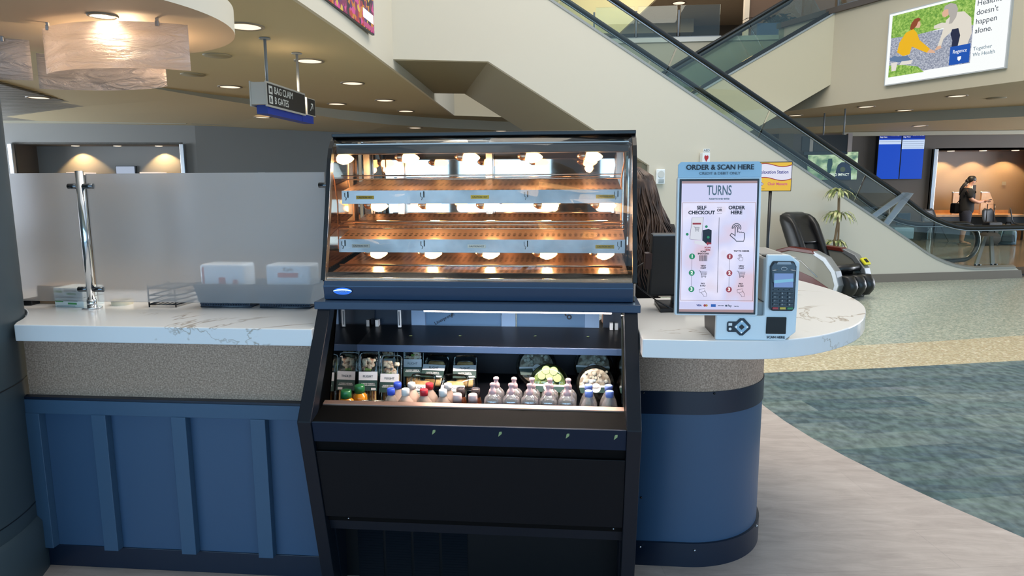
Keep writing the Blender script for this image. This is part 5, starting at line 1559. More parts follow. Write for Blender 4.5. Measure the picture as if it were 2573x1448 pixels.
# perforated shelves, price strips, lamp housings
def hot_shelf(zf, zb, yf, yb, hx, strip, labels, bulbs, zbulb):
    xa, xb = XL + hx, XR - hx
    if strip:
        CB().prism([(yf, zf), (yf, zf - .006), (yb, zb - .006), (yb, zb)], 'x', xa, xb).build('wire_shelf', MATS['perforated_steel'], cs)
        ps_ = CB().prism([(yf - .004, zf + .002), (yf, zf + .002), (yf - .002, zf - strip), (yf - .006, zf - strip)], 'x', xa, xb).build('price_strip', STEELB, cs)
        for j, (x, col) in enumerate(labels):
            lb_ = MB(); lb_.M = Matrix.Translation((x + .375, yf - 2.6 - .0045, zf - strip * .5)) @ Matrix.Rotation(R(88), 4, 'X')
            lb_.prism([(-.036, -.007), (.036, -.007), (.036, .007), (-.036, .007)], 'z', .001, .002).build('warning_label', mat('label_' + col, {'y': '#ffcb30', 'w': '#fff4e8'}[col], .5), ps_)
            text('lettering', 'CAUTION HOT', .0095, mat('label_ink', '#2b2410', .6), ps_, Matrix.Translation((x + .375, yf - 2.6 - .0072, zf - strip * .5)) @ Matrix.Rotation(R(88), 4, 'X'), xs=.92)
        for x in (xa + .02, -.60, -.19, xb - .02):
            CB().tube([(x - .008, yf - .008, zf - .006), (x - .008, yf - .008, zf - .022), (x - .001, yf - .008, zf - .026), (x - .004, yf - .008, zf - .036)], .0011, 5).build('hook', GREYP, cs)
            CB().box(x + .004, x + .007, yf - .008, yf - .003, zf - .026, zf - .002).build('slot', BLACK2, cs)
        # clear product stop rod
        for dz in (.060, .045):
            CB().tube([(xa + .005, yf - .015, zf + dz), (xb - .005, yf - .015, zf + dz)], .0028, 6).build('rail_rod', mat('warm_chrome', '#e2d3c8', .15, 1.0), cs)
    yb_ = yf + .05
    for x in bulbs:
        sk_ = CB().lathe([(.006, -.060), (.017, -.045), (.017, -.030), (.012, -.022)], (x, yb_, zbulb + .004), 14, 'x').build('lamp_socket', mat('socket_steel', '#c9a890', .3, 1.0), cs)
        CB().lathe([(.004, -.034), (.016, -.026), (.023, -.006), (.021, .012), (.012, .030), (.003, .040)], (x, yb_, zbulb), 16, 'x').build('heat_bulb', mat('bulb_glow', '#ffd9a0', .2, emit=7, ecol='#ffce8a'), sk_)
        lamp('heat_lamp', 'POINT', (x, yb_, zbulb - .030), 2.6, (1.0, .60, .30), shadow_soft_size=.018)
BX1 = [-.795, -.570, -.335, -.105, .120]
hot_shelf(1.576, 1.628, 2.675, 3.01, .055, .050, [(-.832, 'y'), (-.372, 'y'), (.115, 'y')], BX1, 1.515)
hot_shelf(1.384, 1.470, 2.66, 3.01, .04, .050, [(-.852, 'w'), (-.385, 'w'), (.115, 'y')], [x - .005 for x in BX1], 1.325)
CB().prism([(2.60, 1.262), (2.60, 1.256), (3.01, 1.30), (3.01, 1.306)], 'x', XL + .03, XR - .03).build('deck_grid', MATS['perforated_steel'], cs)
CB().tube([(XL + .05, 2.63, 1.285), (XR - .05, 2.63, 1.285)], .005, 8).build('front_rail', mat('warm_chrome', '#e2d3c8', .15, 1.0), cs)
CB().tube([(XL + .05, 2.665, 1.455), (XR - .05, 2.665, 1.455)], .005, 8).build('front_rail', mat('warm_chrome', '#e2d3c8', .15, 1.0), cs)
# top lamp rail
CB().box(XL + .03, XR - .03, 2.70, 2.76, 1.722, 1.757).build('lamp_rail', mat('rail_brown', '#2c211e', .4), cs, bevel=.002)
CB().box(XL + .03, XR - .03, 2.70, 3.03, 1.757, 1.762).build('lamp_tray', mat('tray_steel', '#8d8580', .3, .9), cs)
hot_shelf(0, 0, 2.69, 0, .055, 0, [], [-.935, -.665, -.420, -.170, .065], 1.705)
for s_ in (XL + .045, XR - .045):
    CB().tube([(s_, 2.76, 1.74), (s_ + .006, 2.78, 1.69), (s_ - .004, 2.80, 1.62), (s_, 2.84, 1.52), (s_, 2.83, 1.33)], .003, 6).build('wiring', mat('wire_copper', '#a87c5c', .4), cs)

# ============================================================ CHILLED PRODUCTS
GP_ = 'chilled food and drinks'
PET = PETG
def bottle(name, prof, x, y, z, fill, capcol, caph, capr, label, group, lab=None, ribs=False):
    t = thing(name, label, 'bottle', (x, y, z), group=group)
    MB().lathe(prof, n=24).build('body', fill, t)
    zt = prof[-1][1]
    MB().lathe([(capr, -.004), (capr, caph * .85), (capr * .86, caph)], (0, 0, zt), 18).build('cap', capcol, t)
    if lab:
        MB().lathe([(lab[0], lab[1]), (lab[0], lab[2])], n=24, cap=False).build('label_band', lab[3], t)
    return t
def pick(rows):
    return rows
CAPG = mat('cap_green', '#256b3a', .35); CAPB = mat('cap_blue', '#3a56c4', .35); CAPW = mat('cap_white', '#e8e2dc', .35); CAPR = mat('cap_red', '#c02a36', .35)
CAPL = mat('cap_lavender', '#7f93da', .35); CAPK = mat('cap_clear', '#d9b9b4', .25); CAPK2 = mat('cap_smoke', '#4a4140', .25)
JU = mat('orange_juice', '#d98a1c', .15, coat=.5); MILK = mat('shake_brown', '#a59184', .15, coat=.5); MILK2 = mat('shake_pink', '#c4a898', .15, coat=.5)
BZ = .615
jp = [(.026, 0), (.029, .01), (.029, .11), (.031, .155), (.028, .168), (.019, .178), (.018, .183)]
jr = [('row', 0)]
GP_ = 'orange juice bottles in the chilled bin'
bottle('juice_bottle', [(r, z) for r, z in jp], -.868, 2.455, BZ, JU, CAPG, .026, .0205, 'orange juice bottle with green cap nearest the left corner', GP_)
bottle('juice_bottle', [(r, z) for r, z in jp], -.838, 2.525, BZ + .0, JU, CAPG, .026, .0205, 'orange juice bottle with green cap behind the first', GP_)
GP_ = 'shake bottles in the chilled bin'
sp_ = [(.030, 0), (.033, .01), (.033, .10), (.033, .158), (.030, .168), (.021, .182), (.0135, .194), (.0125, .200)]
for (x, m1_, cap, nm) in ((-.692, MILK, CAPB, 'blue'), (-.636, MILK2, CAPW, 'white'), (-.565, MILK, CAPR, 'red'), (-.492, MILK, CAPW, 'cream')):
    bottle('drink_bottle', sp_, x, 2.455, BZ, m1_, cap, .020, .0155, 'front drink bottle with %s cap' % nm, GP_)
    bottle('drink_bottle', sp_, x + .004, 2.535, BZ, m1_, cap, .020, .0155, 'rear drink bottle with %s cap' % nm, GP_)
COLA = mat('tea_brown', '#5c2e18', .1, coat=.6)
GP_ = 'small brown bottles in the chilled bin'
cp_ = [(.024, 0), (.026, .01), (.026, .12), (.024, .15), (.018, .17), (.015, .175)]
for x in (-.437, -.378):
    for y, r_ in ((2.455, 'front'), (2.53, 'rear')):
        bottle('tea_bottle', cp_, x, y, BZ, glass('amber', '#a8683e', .12, .02) if False else COLA, CAPK if y < 2.5 else CAPK2, .030, .0175, '%s small brown bottle, %s one of the pair beside the water' % (r_, 'left' if x < -.4 else 'right'), GP_)
GP_ = 'drink cans in the chilled bin'
for x in (-.795, -.745):
    t = thing('drink_can', 'silver topped drink can, %s of the two' % ('left' if x < -.77 else 'right'), 'can', (x, 2.46, BZ), group=GP_)
    MB().lathe([(.026, 0), (.033, .008), (.033, .145), (.028, .158), (.028, .162), (.025, .162), (.024, .158), (.003, .158)], n=28).build('body', mat('can_silver', '#b7ab9f', .25, .9), t)
    MB().cbox((.005, -.004, .160), (.010, .018, .002)).build('pull_tab', STEEL, t)
WATER = newmat('water_plastic')[0]
n = WATER.node_tree; n.nodes.clear()
o_ = n.nodes.new('ShaderNodeOutputMaterial'); tr = N(n, 'BsdfTransparent', Color=(.9, .92, .94, 1)); gl = N(n, 'BsdfGlossy', Roughness=.12); df = N(n, 'BsdfDiffuse', Color=(.85, .78, .76, 1))
w1 = N(n, 'MixShader', Fac=.2); n.links.new(tr.outputs[0], w1.inputs[1]); n.links.new(df.outputs[0], w1.inputs[2])
w2 = N(n, 'MixShader', Fac=.22); n.links.new(w1.outputs[0], w2.inputs[1]); n.links.new(gl.outputs[0], w2.inputs[2]); n.links.new(w2.outputs[0], o_.inputs[0])
wp = [(.027, 0), (.030, .008), (.029, .02), (.030, .03), (.028, .06), (.030, .09), (.031, .12), (.0325, .15), (.0330, .182), (.031, .192), (.024, .202), (.015, .209), (.0115, .212), (.0115, .214)]
BLAB = mat('water_label', '#3a62b0', .4, noise=(30, '#b9c4e0', .45, .6))
CAPP = mat('cap_pink', '#dcb4b4', .3)
GP_ = 'water bottles with sport caps'
def sport(x, y, lb):
    t = thing('water_bottle', lb, 'bottle', (x, y, BZ), group=GP_)
    MB().lathe(wp, n=24).build('body', WATER, t)
    MB().lathe([(.0305, .075), (.0335, .14)], n=24, cap=False).build('label_band', BLAB, t)
    MB().lathe([(.0135, .208), (.014, .222), (.012, .227), (.0085, .230), (.0085, .240), (.011, .242), (.0105, .249), (.006, .252)], n=18).build('cap', CAPP, t)
    MB().lathe([(.027, .02), (.0275, .150), (.0285, .162), (.0250, .172), (.003, .1725)], n=20).build('water', glass('water', '#c8d0d8', .10, .02), t)
for i in range(5):
    o_ = ['first', 'second', 'third', 'fourth', 'fifth'][i]
    sport(-.302 + i * .0692, 2.450, 'front water bottle with pale pink sport cap, %s from the left' % o_)
    sport(-.298 + i * .0692, 2.530, 'rear water bottle with pale pink sport cap, %s from the left' % o_)
GP_ = 'water bottles with lavender caps'
wq = [(.030, 0), (.034, .01), (.034, .10), (.0345, .150), (.030, .168), (.020, .190), (.0125, .205), (.0115, .212)]
for i in range(2):
    for y, r_ in ((2.455, 'front'), (2.530, 'rear')):
        t = thing('water_bottle', '%s water bottle with lavender screw cap, %s one' % (r_, ('left', 'right')[i]), 'bottle', (.056 + i * .076, y, BZ), group=GP_)
        MB().lathe(wq, n=24).build('body', WATER, t)
        MB().lathe([(.0150, .206), (.0155, .226), (.013, .229)], n=18).build('cap', CAPL, t)
# sandwich clamshells
GP_ = 'sandwich boxes in the chilled bin'
BREAD = mat('toast', '#bb8145', .8, noise=(22, '#f0c88e', .36, .58))
FILLM = mat('turkey_filling', '#b57a5c', .6, noise=(55, '#f7e3c8', .40, .56))
LETT = mat('lettuce', '#5f7f34', .6, noise=(30, '#8fae55', .4, .6))
LBW = mat('label_paper', '#e2e4e8', .5); LBG = mat('label_green', '#2d4a47', .5); BLK_T = mat('label_print', '#333a40', .6); WH_T = mat('label_white_print', '#dfe6e6', .6)
def clam(x, y, z, w_, h_, tilt, rz, lb, showfill=True, wrap=False):
    t = thing('sandwich_box', lb, 'sandwich box', (x, y, z), group=GP_, rot=(R(-tilt), 0, R(rz)))
    d_ = .05
    r_ = .014
    def rr2(w2, h2, yy, zz0=0):
        return [(sx * (w2 - r_) + r_ * math.cos(R(a)), yy, zz0 + (h2 if sy > 0 else 0) + (-r_ if sy > 0 else r_) + r_ * math.sin(R(a))) for sx, sy, a in ((1, 1, 0), (1, 1, 45), (1, 1, 90), (-1, 1, 90), (-1, 1, 135), (-1, 1, 180), (-1, -1, 180), (-1, -1, 225), (-1, -1, 270), (1, -1, 270), (1, -1, 315), (1, -1, 360))]
    c = MB()
    c.loft([rr2(w_ * .86, h_ * .93, -d_ * .5, h_ * .03), rr2(w_ * .93, h_ * .97, -d_ * .42, h_ * .015), rr2(w_, h_, -d_ * .1), rr2(w_, h_, 0), rr2(w_ * .9, h_ * .95, d_ * .5, h_ * .02)])
    c.smooth = False
    c.build('clamshell', PETG, t)
    c = MB(); c.tube(rr2(w_ + .003, h_ + .006, 0, -.003), .0022, 5, True); c.build('rim', glass('rim_plastic', '#b9c2c2', .25, .1), t)
    if showfill:
        k = 7
        for i in range(5):   # bread slices fanned vertically
            xx = -w_ * .72 + i * w_ * .34
            MB().box(xx, xx + w_ * .18, -d_ * .32, d_ * .3, h_ * .05, h_ * .62).build('bread', BREAD, t, bevel=.003)
            if i < 4: MB().box(xx + w_ * .19, xx + w_ * .33, -d_ * .34, d_ * .28, h_ * .05, h_ * .6).build('filling', FILLM, t, bevel=.003)
        c = MB()
        for i in range(18):
            c.ball((random.uniform(-w_ * .66, w_ * .66), -d_ * .30, random.uniform(h_ * .66, h_ * .88)), random.uniform(.008, .014), 8, (1, .6, .9))
        c.build('filling', FILLM, t)
        c = MB()
        for i in range(3):
            c.ball((random.uniform(-w_ * .5, w_ * .5), -d_ * .34, random.uniform(h_ * .62, h_ * .78)), .009, 8, (1.2, .4, .8))
        c.build('lettuce', LETT, t)
    else:
        MB().box(-w_ * .72, w_ * .72, -d_ * .30, d_ * .3, h_ * .08, h_ * .82).build('bread', BREAD, t, bevel=.012, seg=3)
    la = h_ * .64; yl = -d_ * .5 - .003
    lt_ = MB().box(-w_ * .98, w_ * .98, yl - .001, yl, h_ * .47, la).build('label_top', LBW, t)
    lb2 = MB().box(-w_ * .98, w_ * .98, yl - .001, yl, h_ * .26, h_ * .47).build('label_bottom', LBG, t)
    MB().box(-w_ * .98, -w_ * .95, yl, 0, h_ * .26, la).build('label_side', LBG, t)
    text('lettering', 'FLIGHT', .0135, BLK_T, lt_, face_m(0, yl - .0015, h_ * .545))
    text('lettering', 'ROASTED TURKEY &\nCHEDDAR SANDWICH', .0062, WH_T, lb2, face_m(0, yl - .0015, h_ * .385), off=.0002)
    MB().box(w_ * .35, w_ * .85, yl - .0015, yl - .001, h_ * .275, h_ * .32).build('barcode', LBW, lb2)
    return t
clam(-.878, 2.765, .668, .041, .215, 14, 3, 'front left turkey sandwich box leaning upright', True)
clam(-.784, 2.765, .664, .041, .210, 14, 0, 'front turkey sandwich box, second from the left', True)
clam(-.835, 2.905, .700, .041, .200, 14, 4, 'rear turkey sandwich box behind the front left one', True)
clam(-.715, 2.900, .700, .041, .200, 14, 4, 'rear turkey sandwich box behind the second one', True)
clam(-.655, 2.70, .665, .052, .165, 42, -6, 'front round roll sandwich box lying back, left one', False)
clam(-.510, 2.70, .665, .052, .165, 42, -4, 'front round roll sandwich box lying back, right one', False)
clam(-.622, 2.85, .712, .052, .165, 42, -6, 'rear dark roll sandwich box lying back, left one', False)
clam(-.475, 2.85, .712, .052, .165, 42, 6, 'rear dark roll sandwich box lying back, right one', False)
# salad bowls
GP_ = 'salad bowls in the chilled bin'
GREEN_S = mat('salad_green', '#41572c', .6, noise=(30, '#8da35a', .42, .62)); CHK = mat('salad_chicken', '#8c7a6a', .6, noise=(45, '#cfc4b4', .42, .6)); CUC = mat('cucumber', '#c3cb8e', .5); CUCR = mat('cucumber_skin', '#5f7f38', .5)
def bowl(x, y, z, r_, tilt, rz, lb, kind):
    t = thing('salad_bowl', lb, 'salad', (x, y, z), group=GP_, rot=(R(90 - tilt), 0, R(rz)))
    # local z is the lid normal pointing to the viewer
    MB().lathe([(r_ * .55, -.055), (r_ * .72, -.045), (r_ * .95, -.008), (r_, 0), (r_ * 1.02, .004), (r_ * .96, .008), (r_ * .9, .02), (r_ * .7, .024), (.003, .024)], n=36).build('bowl', PETG, t)
    MB().lathe([(r_ * 1.0, -.001), (r_ * 1.04, .002), (r_ * 1.0, .005)], n=36, cap=False).build('rim', glass('rim_plastic', '#b9c2c2', .25, .1), t)
    MB().lathe([(r_ * .52, -.05), (r_ * .86, -.008), (r_ * .84, .002), (.003, .006)], n=30).build('salad', GREEN_S if kind == 'g' else CHK, t)
    if kind == 'g':
        for k, (a, b_) in enumerate(((-.030, .032), (.004, .030), (.036, .024), (-.012, .055), (.02, .052))):
            MB().cyl((a, b_, .006 + k * .0012), .019, .006, 20).build('cucumber_rim', CUCR, t)
            MB().cyl((a, b_, .0122 + k * .0012), .0172, .0008, 20).build('cucumber', CUC, t)
    else:
        c = MB()
        for i in range(10): c.ball((random.uniform(-.05, .05), random.uniform(.0, .055), .008), random.uniform(.006, .011), 8, (1, 1, .5))
        c.build('topping', mat('parmesan', '#c9c2b4', .6), t)
    bp = [(-r_ * .9, -.012), (r_ * .9, -.012), (r_ * .82, -r_ * .45), (-r_ * .82, -r_ * .45)]
    MB().prism(bp, 'z', .0250, .0258).build('label_bottom', LBG, t)
    MB().prism([(-r_ * .88, -.004), (r_ * .88, -.004), (r_ * .9, -.012), (-r_ * .9, -.012)], 'z', .0250, .0258).build('label_stripe', LBW, t)
    MB().cyl((0, -.014, .0258), .020, .0008, 24).build('label_top', LBW, t)
    text('lettering', 'FLIGHT', .009, BLK_T, t, Matrix.Translation((0, -.014, .0272)))
    return t
bowl(-.105, 2.80, .765, .080, 16, -4, 'front round salad bowl with cucumber slices', 'g')
bowl(.090, 2.80, .765, .078, 14, 5, 'front round chicken salad bowl at the right', 'c')
bowl(-.165, 2.94, .800, .088, 22, 8, 'rear green salad bowl behind the cucumber one', 'd')
bowl(.085, 2.94, .810, .082, 18, -6, 'rear salad bowl behind the right one', 'd')
# ============================================================ ORDER KIOSK
kt = thing('self_checkout_kiosk', 'white self checkout kiosk with tall portrait touch screen', 'kiosk', (.60, 2.40, 1.066))
# lower body: front panel leaning back slightly, box behind
c = MB()
fp = [(-.115, 0), (.115, 0), (.152, .03), (.152, .27), (.118, .295), (.045, .295), (.045, .085), (-.115, .085)]
c.prism(fp, 'y', -.045, -.025)
c.build('front_panel', WHITEB, kt, bevel=.004)
MB().prism([(-.045 + .02, 0), (.17, 0), (.19, .06), (.16, .14), (.02, .14), (-.025, .10)], 'x', -.112, -.10).build('side_panel', mat('kiosk_brown', '#3b3230', .4), kt)
MB().box(-.105, .14, -.025, .17, .002, .13).build('body_box', mat('kiosk_grey', '#8f9496', .45), kt, bevel=.006)
MB().box(.04, .150, -.025, .35, .13, .285).build('printer_housing', mat('printer_grey', '#a2a09c', .45), kt, bevel=.008)
MB().box(.05, .125, .06, .30, .285, .288).build('printer_lid', mat('printer_lid', '#8c8a87', .45), kt, bevel=.002)
MB().box(.045, .10, -.02, .03, .285, .2865).build('printer_slot', BLACK2, kt)
# screen: leans back ~8 deg
SM = Matrix.Translation((-.118, -.050, .085)) @ Matrix.Rotation(R(-4), 4, 'X')
def kb(x0, x1, y0, y1, z0, z1, nm, m_, bev=0):
    c = MB(); c.M = SM; c.box(x0, x1, y0, y1, z0, z1); return c.build(nm, m_, kt, bevel=bev)
kb(-.138, .140, 0, .03, 0, .472, 'screen_body', WHITEB, .006)
kb(-.131, .131, -.003, 0, .006, .464, 'screen_bezel', BLACK, .002)
c = MB(); c.M = SM
c.prism([(-.137, .470), (.137, .470), (.137, .512), (.128, .521), (-.128, .521), (-.137, .512)], 'y', -.004, .002)
hs_ = c.build('header_sign', mat('header_blue', '#9cc0d8', .4), kt)
KP = [hs_]
def kt_text(s, size, x, z, m_, xs=1, off=0, sp=1.0, y=-.0075, nm='lettering', al='CENTER'):
    return text(nm, s, size, m_, KP[0], SM @ face_m(x, y, z), al, xs=xs, off=off, sp=sp, ext=.0003)
INK = mat('ink', '#1d2633', .6); INK2 = mat('ink_grey', '#4b5560', .6)
kt_text('ORDER & SCAN HERE', .0235, 0, .502, INK, .98, .0005)
kt_text('CREDIT & DEBIT ONLY', .0135, 0, .482, mat('ink_mid', '#3c4d5e', .6), .98)
m, n, b = newmat('kiosk_screen')
mp = mapped(n, (7, 7, 7)); nz = N(n, 'TexNoise', Scale=1.0, Detail=2); n.links.new(mp.outputs[0], nz.inputs['Vector'])
cr = ramp(n, [(.35, '#d9b8c4'), (.5, '#cfcbe8'), (.62, '#e2dbf0'), (.75, '#d9c0c4')]); n.links.new(nz.outputs['Fac'], cr.inputs['Fac'])
b.inputs['Base Color'].default_value = (.012, .012, .014, 1); n.links.new(cr.outputs['Color'], b.inputs['Emission Color']); b.inputs['Emission Strength'].default_value = .95
b.inputs['Roughness'].default_value = .15
KP[0] = kb(-.124, .124, -.0045, -.003, .013, .457, 'screen_picture', MATS['kiosk_screen'])
def kg(x0, x1, y0, y1, z0, z1, nm, m_):
    c = MB(); c.M = SM; c.box(x0, x1, y0, y1, z0, z1); return c.build(nm, m_, KP[0])
kg(-.124, .124, -.0052, -.0045, .388, .449, 'screen_header', glow('lilac', '#cfcff0', .95))
kg(-.124, .124, -.0052, -.0045, .449, .457, 'screen_edge', glow('dusty_pink', '#c7a2a2', .6))
kg(-.124, .124, -.0052, -.0045, .013, .022, 'screen_edge', glow('dusty_pink', '#c7a2a2', .6))
kg(-.124, .124, -.0052, -.0045, .023, .048, 'screen_footer', glow('lilac', '#cfcff0', .95))
for r_ in ((-.120, .120, .3835, .385), (-.120, .120, .052, .0535), (-.121, -.1195, .052, .385), (.1195, .121, .052, .385)):
    kg(r_[0], r_[1], -.0054, -.0045, r_[2], r_[3], 'panel_border', glow('dusty_pink', '#c7a2a2', .6))
LOGO = mat('logo_grey', '#5d7480', .6)
kt_text('TURNS', .046, 0, .424, LOGO, .56, .0006)
kt_text('FLIGHTS AND BITES', .0072, 0, .397, LOGO, 1.05, .0003)
kt_text('SELF\nCHECKOUT', .0165, -.057, .359, INK, .98, .0006)
kt_text('ORDER\nHERE', .0165, .058, .359, INK, .98, .0006)
kt_text('OR', .012, .002, .359, INK, 1, .0003)
kg(-.006, .010, -.007, -.0052, .3685, .3695, 'rule', INK2); kg(-.006, .010, -.007, -.0052, .3485, .3495, 'rule', INK2)
kg(.0015, .0025, -.007, -.0052, .08, .335, 'divider_line', INK2)
# small kiosk drawing
def poly(pts, m_, nm, d0=-.0068):
    c = MB(); c.M = SM; c.prism(pts, 'y', d0, d0 + .0008); return c.build(nm, m_, KP[0])
def line(pts, w_, m_, nm='drawing_line', y=-.0072):
    c = MB(); c.M = SM; c.tube([(x, y, z) for x, z in pts], w_, 5); return c.build(nm, m_, KP[0])
poly([(-.094, .262), (-.056, .258), (-.050, .336), (-.088, .334)], glow('draw_white', '#e9eaf4', .8), 'drawing_screen')
line([(-.094, .262), (-.056, .258), (-.050, .336), (-.088, .334), (-.094, .262)], .0005, INK2)
poly([(-.086, .311), (-.058, .311), (-.058, .317), (-.086, .317)], mat('btn_red', '#c0323a', .5), 'drawing_button', -.0078)
poly([(-.052, .250), (-.034, .242), (-.022, .250), (-.022, .292), (-.032, .296), (-.052, .292)], INK, 'drawing_scanner')
poly([(-.078, .247), (-.050, .240), (-.036, .243), (-.050, .256), (-.078, .256)], glow('draw_white', '#e9eaf4', .8), 'drawing_base', -.0074)
poly([(-.040, .247), (-.033, .254), (-.033, .250), (-.022, .250), (-.022, .244), (-.033, .244), (-.033, .240)], mat('btn_red', '#c0323a', .5), 'drawing_arrow', -.0078)
kt_text('SCAN\nHERE', .0078, -.034, .229, mat('btn_red', '#c0323a', .5), 1, .0003)
def cart(cx_, cz_, s):
    line([(cx_ - s, cz_ + s * .8), (cx_ - s * .7, cz_ + s * .75), (cx_ - s * .35, cz_ - s * .2), (cx_ + s * .7, cz_ - s * .2), (cx_ + s * .95, cz_ + s * .55), (cx_ - s * .6, cz_ + s * .55)], s * .055, INK2, 'cart_icon')
    line([(cx_ - s * .3, cz_ - s * .2), (cx_ - s * .4, cz_ - s * .55), (cx_ + s * .75, cz_ - s * .55)], s * .055, INK2, 'cart_icon')
    for k in (-.25, .05, .35, .65): line([(cx_ + s * k, cz_ + s * .5), (cx_ + s * (k - .02), cz_ - s * .15)], s * .03, INK2, 'cart_icon')
    line([(cx_ - s * .5, cz_ + s * .2), (cx_ + s * .85, cz_ + s * .2)], s * .03, INK2, 'cart_icon')
    for k in (-.25, .55):
        line([(cx_ + s * k + s * .1 * math.cos(R(a)), cz_ - s * .75 + s * .1 * math.sin(R(a))) for a in range(0, 361, 45)], s * .04, INK2, 'cart_icon')
cart(-.072, .296, .010)
for x, z in ((-.040, .304), (-.103, .278), (-.033, .268)):
    poly(arc(x, z, .0045, 0, 345, 14), mat('dot_green', '#2e9a63', .5), 'drawing_dot', -.0082)
def pointing(cx_, cz_, s):
    h = [(-.9, -.35), (-.75, -.1), (-.45, -.3), (-.35, -.45), (-.35, .55), (-.22, .68), (-.08, .55), (-.08, -.02), (.05, .08), (.18, -.04), (.30, .05), (.44, -.06), (.54, .0), (.68, -.12), (.70, -.6), (.60, -1.0), (-.20, -1.0), (-.30, -.85), (-.9, -.35)]
    line([(cx_ + a * s, cz_ + b_ * s) for a, b_ in h], s * .045, INK2, 'hand_icon')
    for rr3 in (.30, .48):
        line([(cx_ + (-.21 + rr3 * math.cos(R(a))) * s, cz_ + (.50 + rr3 * math.sin(R(a))) * s) for a in range(-25, 206, 20)], s * .045, INK2, 'hand_icon')
pointing(.066, .285, .030)
kt_text('TAP TO ORDER', .0072, .078, .2215, INK, 1, .0003)
pointing(.076, .200, .011)
kt_text('SCAN\nBARCODES', .0072, -.048, .216, INK, 1, .0003)
c = MB(); c.M = SM
for i, (a, w_) in enumerate(((0, 1.6), (2.6, .7), (4.2, 1.5), (6.8, .6), (8.4, .6), (10, 1.8), (13, .7), (14.8, 1.5), (17.6, .6), (19.2, 1.6), (22, .7), (24, 1.4))):
    c.box(-.060 + a * .001, -.060 + (a + w_) * .001, -.0072, -.0064, .187, .207)
c.build('barcode_icon', INK, KP[0])
for sx, x0_, col in ((-1, -.085, 'dot_green'), (1, .040, 'dot_red')):
    m_ = mat(col, {'dot_green': '#2e9a63', 'dot_red': '#c04048'}[col], .5)
    kg(x0_ - .0004, x0_ + .0004, -.0062, -.0052, .09, .20, 'step_line', INK2)
    for k, z in enumerate((.203, .147, .091)):
        poly(arc(x0_, z, .0098, 0, 348, 28), m_, 'step_dot', -.0072)
        kt_text(str(k + 1), .0155, x0_, z, TW, 1, .0006, y=-.0082)
    xx = -.047 if sx < 0 else .079
    kt_text('VIEW\nCART', .0072, xx, .167, INK, 1, .0003)
    cart(xx, .143, .014)
    kt_text('PAY\n& GO', .0072, xx, .107, INK, 1, .0003)
    line([(xx - .012, .090), (xx + .006, .094), (xx + .008, .084), (xx - .010, .080), (xx - .012, .090)], .0006, INK2, 'card_icon')
    line([(xx - .006, .080), (xx + .002, .072), (xx + .004, .066), (xx + .014, .068), (xx + .012, .078), (xx + .006, .088)], .0006, INK2, 'hand_icon')
kt_text('VISA', .0085, -.058, .0355, mat('visa_ink', '#3c4a8a', .6), 1, .0004)
poly(arc(-.039, .0355, .0042, 0, 345, 14), mat('card_red', '#c9423c', .5), 'payment_mark'); poly(arc(-.033, .0355, .0042, 0, 345, 14), mat('card_orange', '#dd9a3a', .5), 'payment_mark', -.0064)
kg(-.018, -.002, -.0068, -.0052, .031, .040, 'payment_mark', mat('card_blue', '#2f68b8', .5))
kt_text('DISCOVER', .0042, .0145, .0355, INK2, 1, .0002)
kt_text('Pay', .0095, .044, .0355, INK2, 1, .0003)
poly(arc(.0325, .0355, .0034, 0, 340, 12), INK2, 'payment_mark')
kt_text('Cash Pay', .0042, .066, .034, INK2, 1, .0002)
# navigation pad, scanner window and text on the front panel
c = MB()
nv_c = (-.030, -.046, .047)
c.M = Matrix.Translation(nv_c)
c.prism([(0, .030), (.0075, .030), (.030, .0055), (.030, -.0055), (.0055, -.030), (-.0055, -.030), (-.018, -.018), (-.044, -.018), (-.048, -.014), (-.048, .014), (-.044, .018), (-.018, .018), (-.006, .030)], 'y', -.003, 0)
c.build('navigation_plate', mat('nav_navy', '#18222e', .35), kt)
c = MB(); c.M = Matrix.Translation((nv_c[0], nv_c[1] - .003, nv_c[2])); c.prism([(0, .024), (.024, 0), (0, -.024), (-.024, 0)], 'y', -.001, 0); c.build('navigation_ring', mat('nav_blue', '#9cc0d8', .3), kt)
c = MB(); c.M = Matrix.Translation((nv_c[0], nv_c[1] - .004, nv_c[2])) @ Matrix.Rotation(R(45), 4, 'Y'); c.box(-.007, .007, -.003, 0, -.007, .007); c.build('navigation_key', BLACK, kt, bevel=.002)
for a in range(4):
    c = MB(); c.M = Matrix.Translation((nv_c[0], nv_c[1] - .0045, nv_c[2])) @ Matrix.Rotation(R(90 * a), 4, 'Y'); c.prism([(-.003, .017), (.003, .017), (0, .021)], 'y', -.0008, 0); c.build('key_mark', TW, kt)
MB().box(-.074, -.062, -.0500, -.0490, .051, .060).cyl((-.068, -.0500, .0395), .0048, .001, 14, 'y').build('key_mark', WHITE, kt)
MB().box(.052, .118, -.049, -.045, .024, .082).build('scanner_window', mat('scanner_black', '#07090b', .12), kt, bevel=.002)
text('lettering', 'SCAN HERE', .0115, INK, kt, face_m(.086, -.0465, .0115), off=.0003)
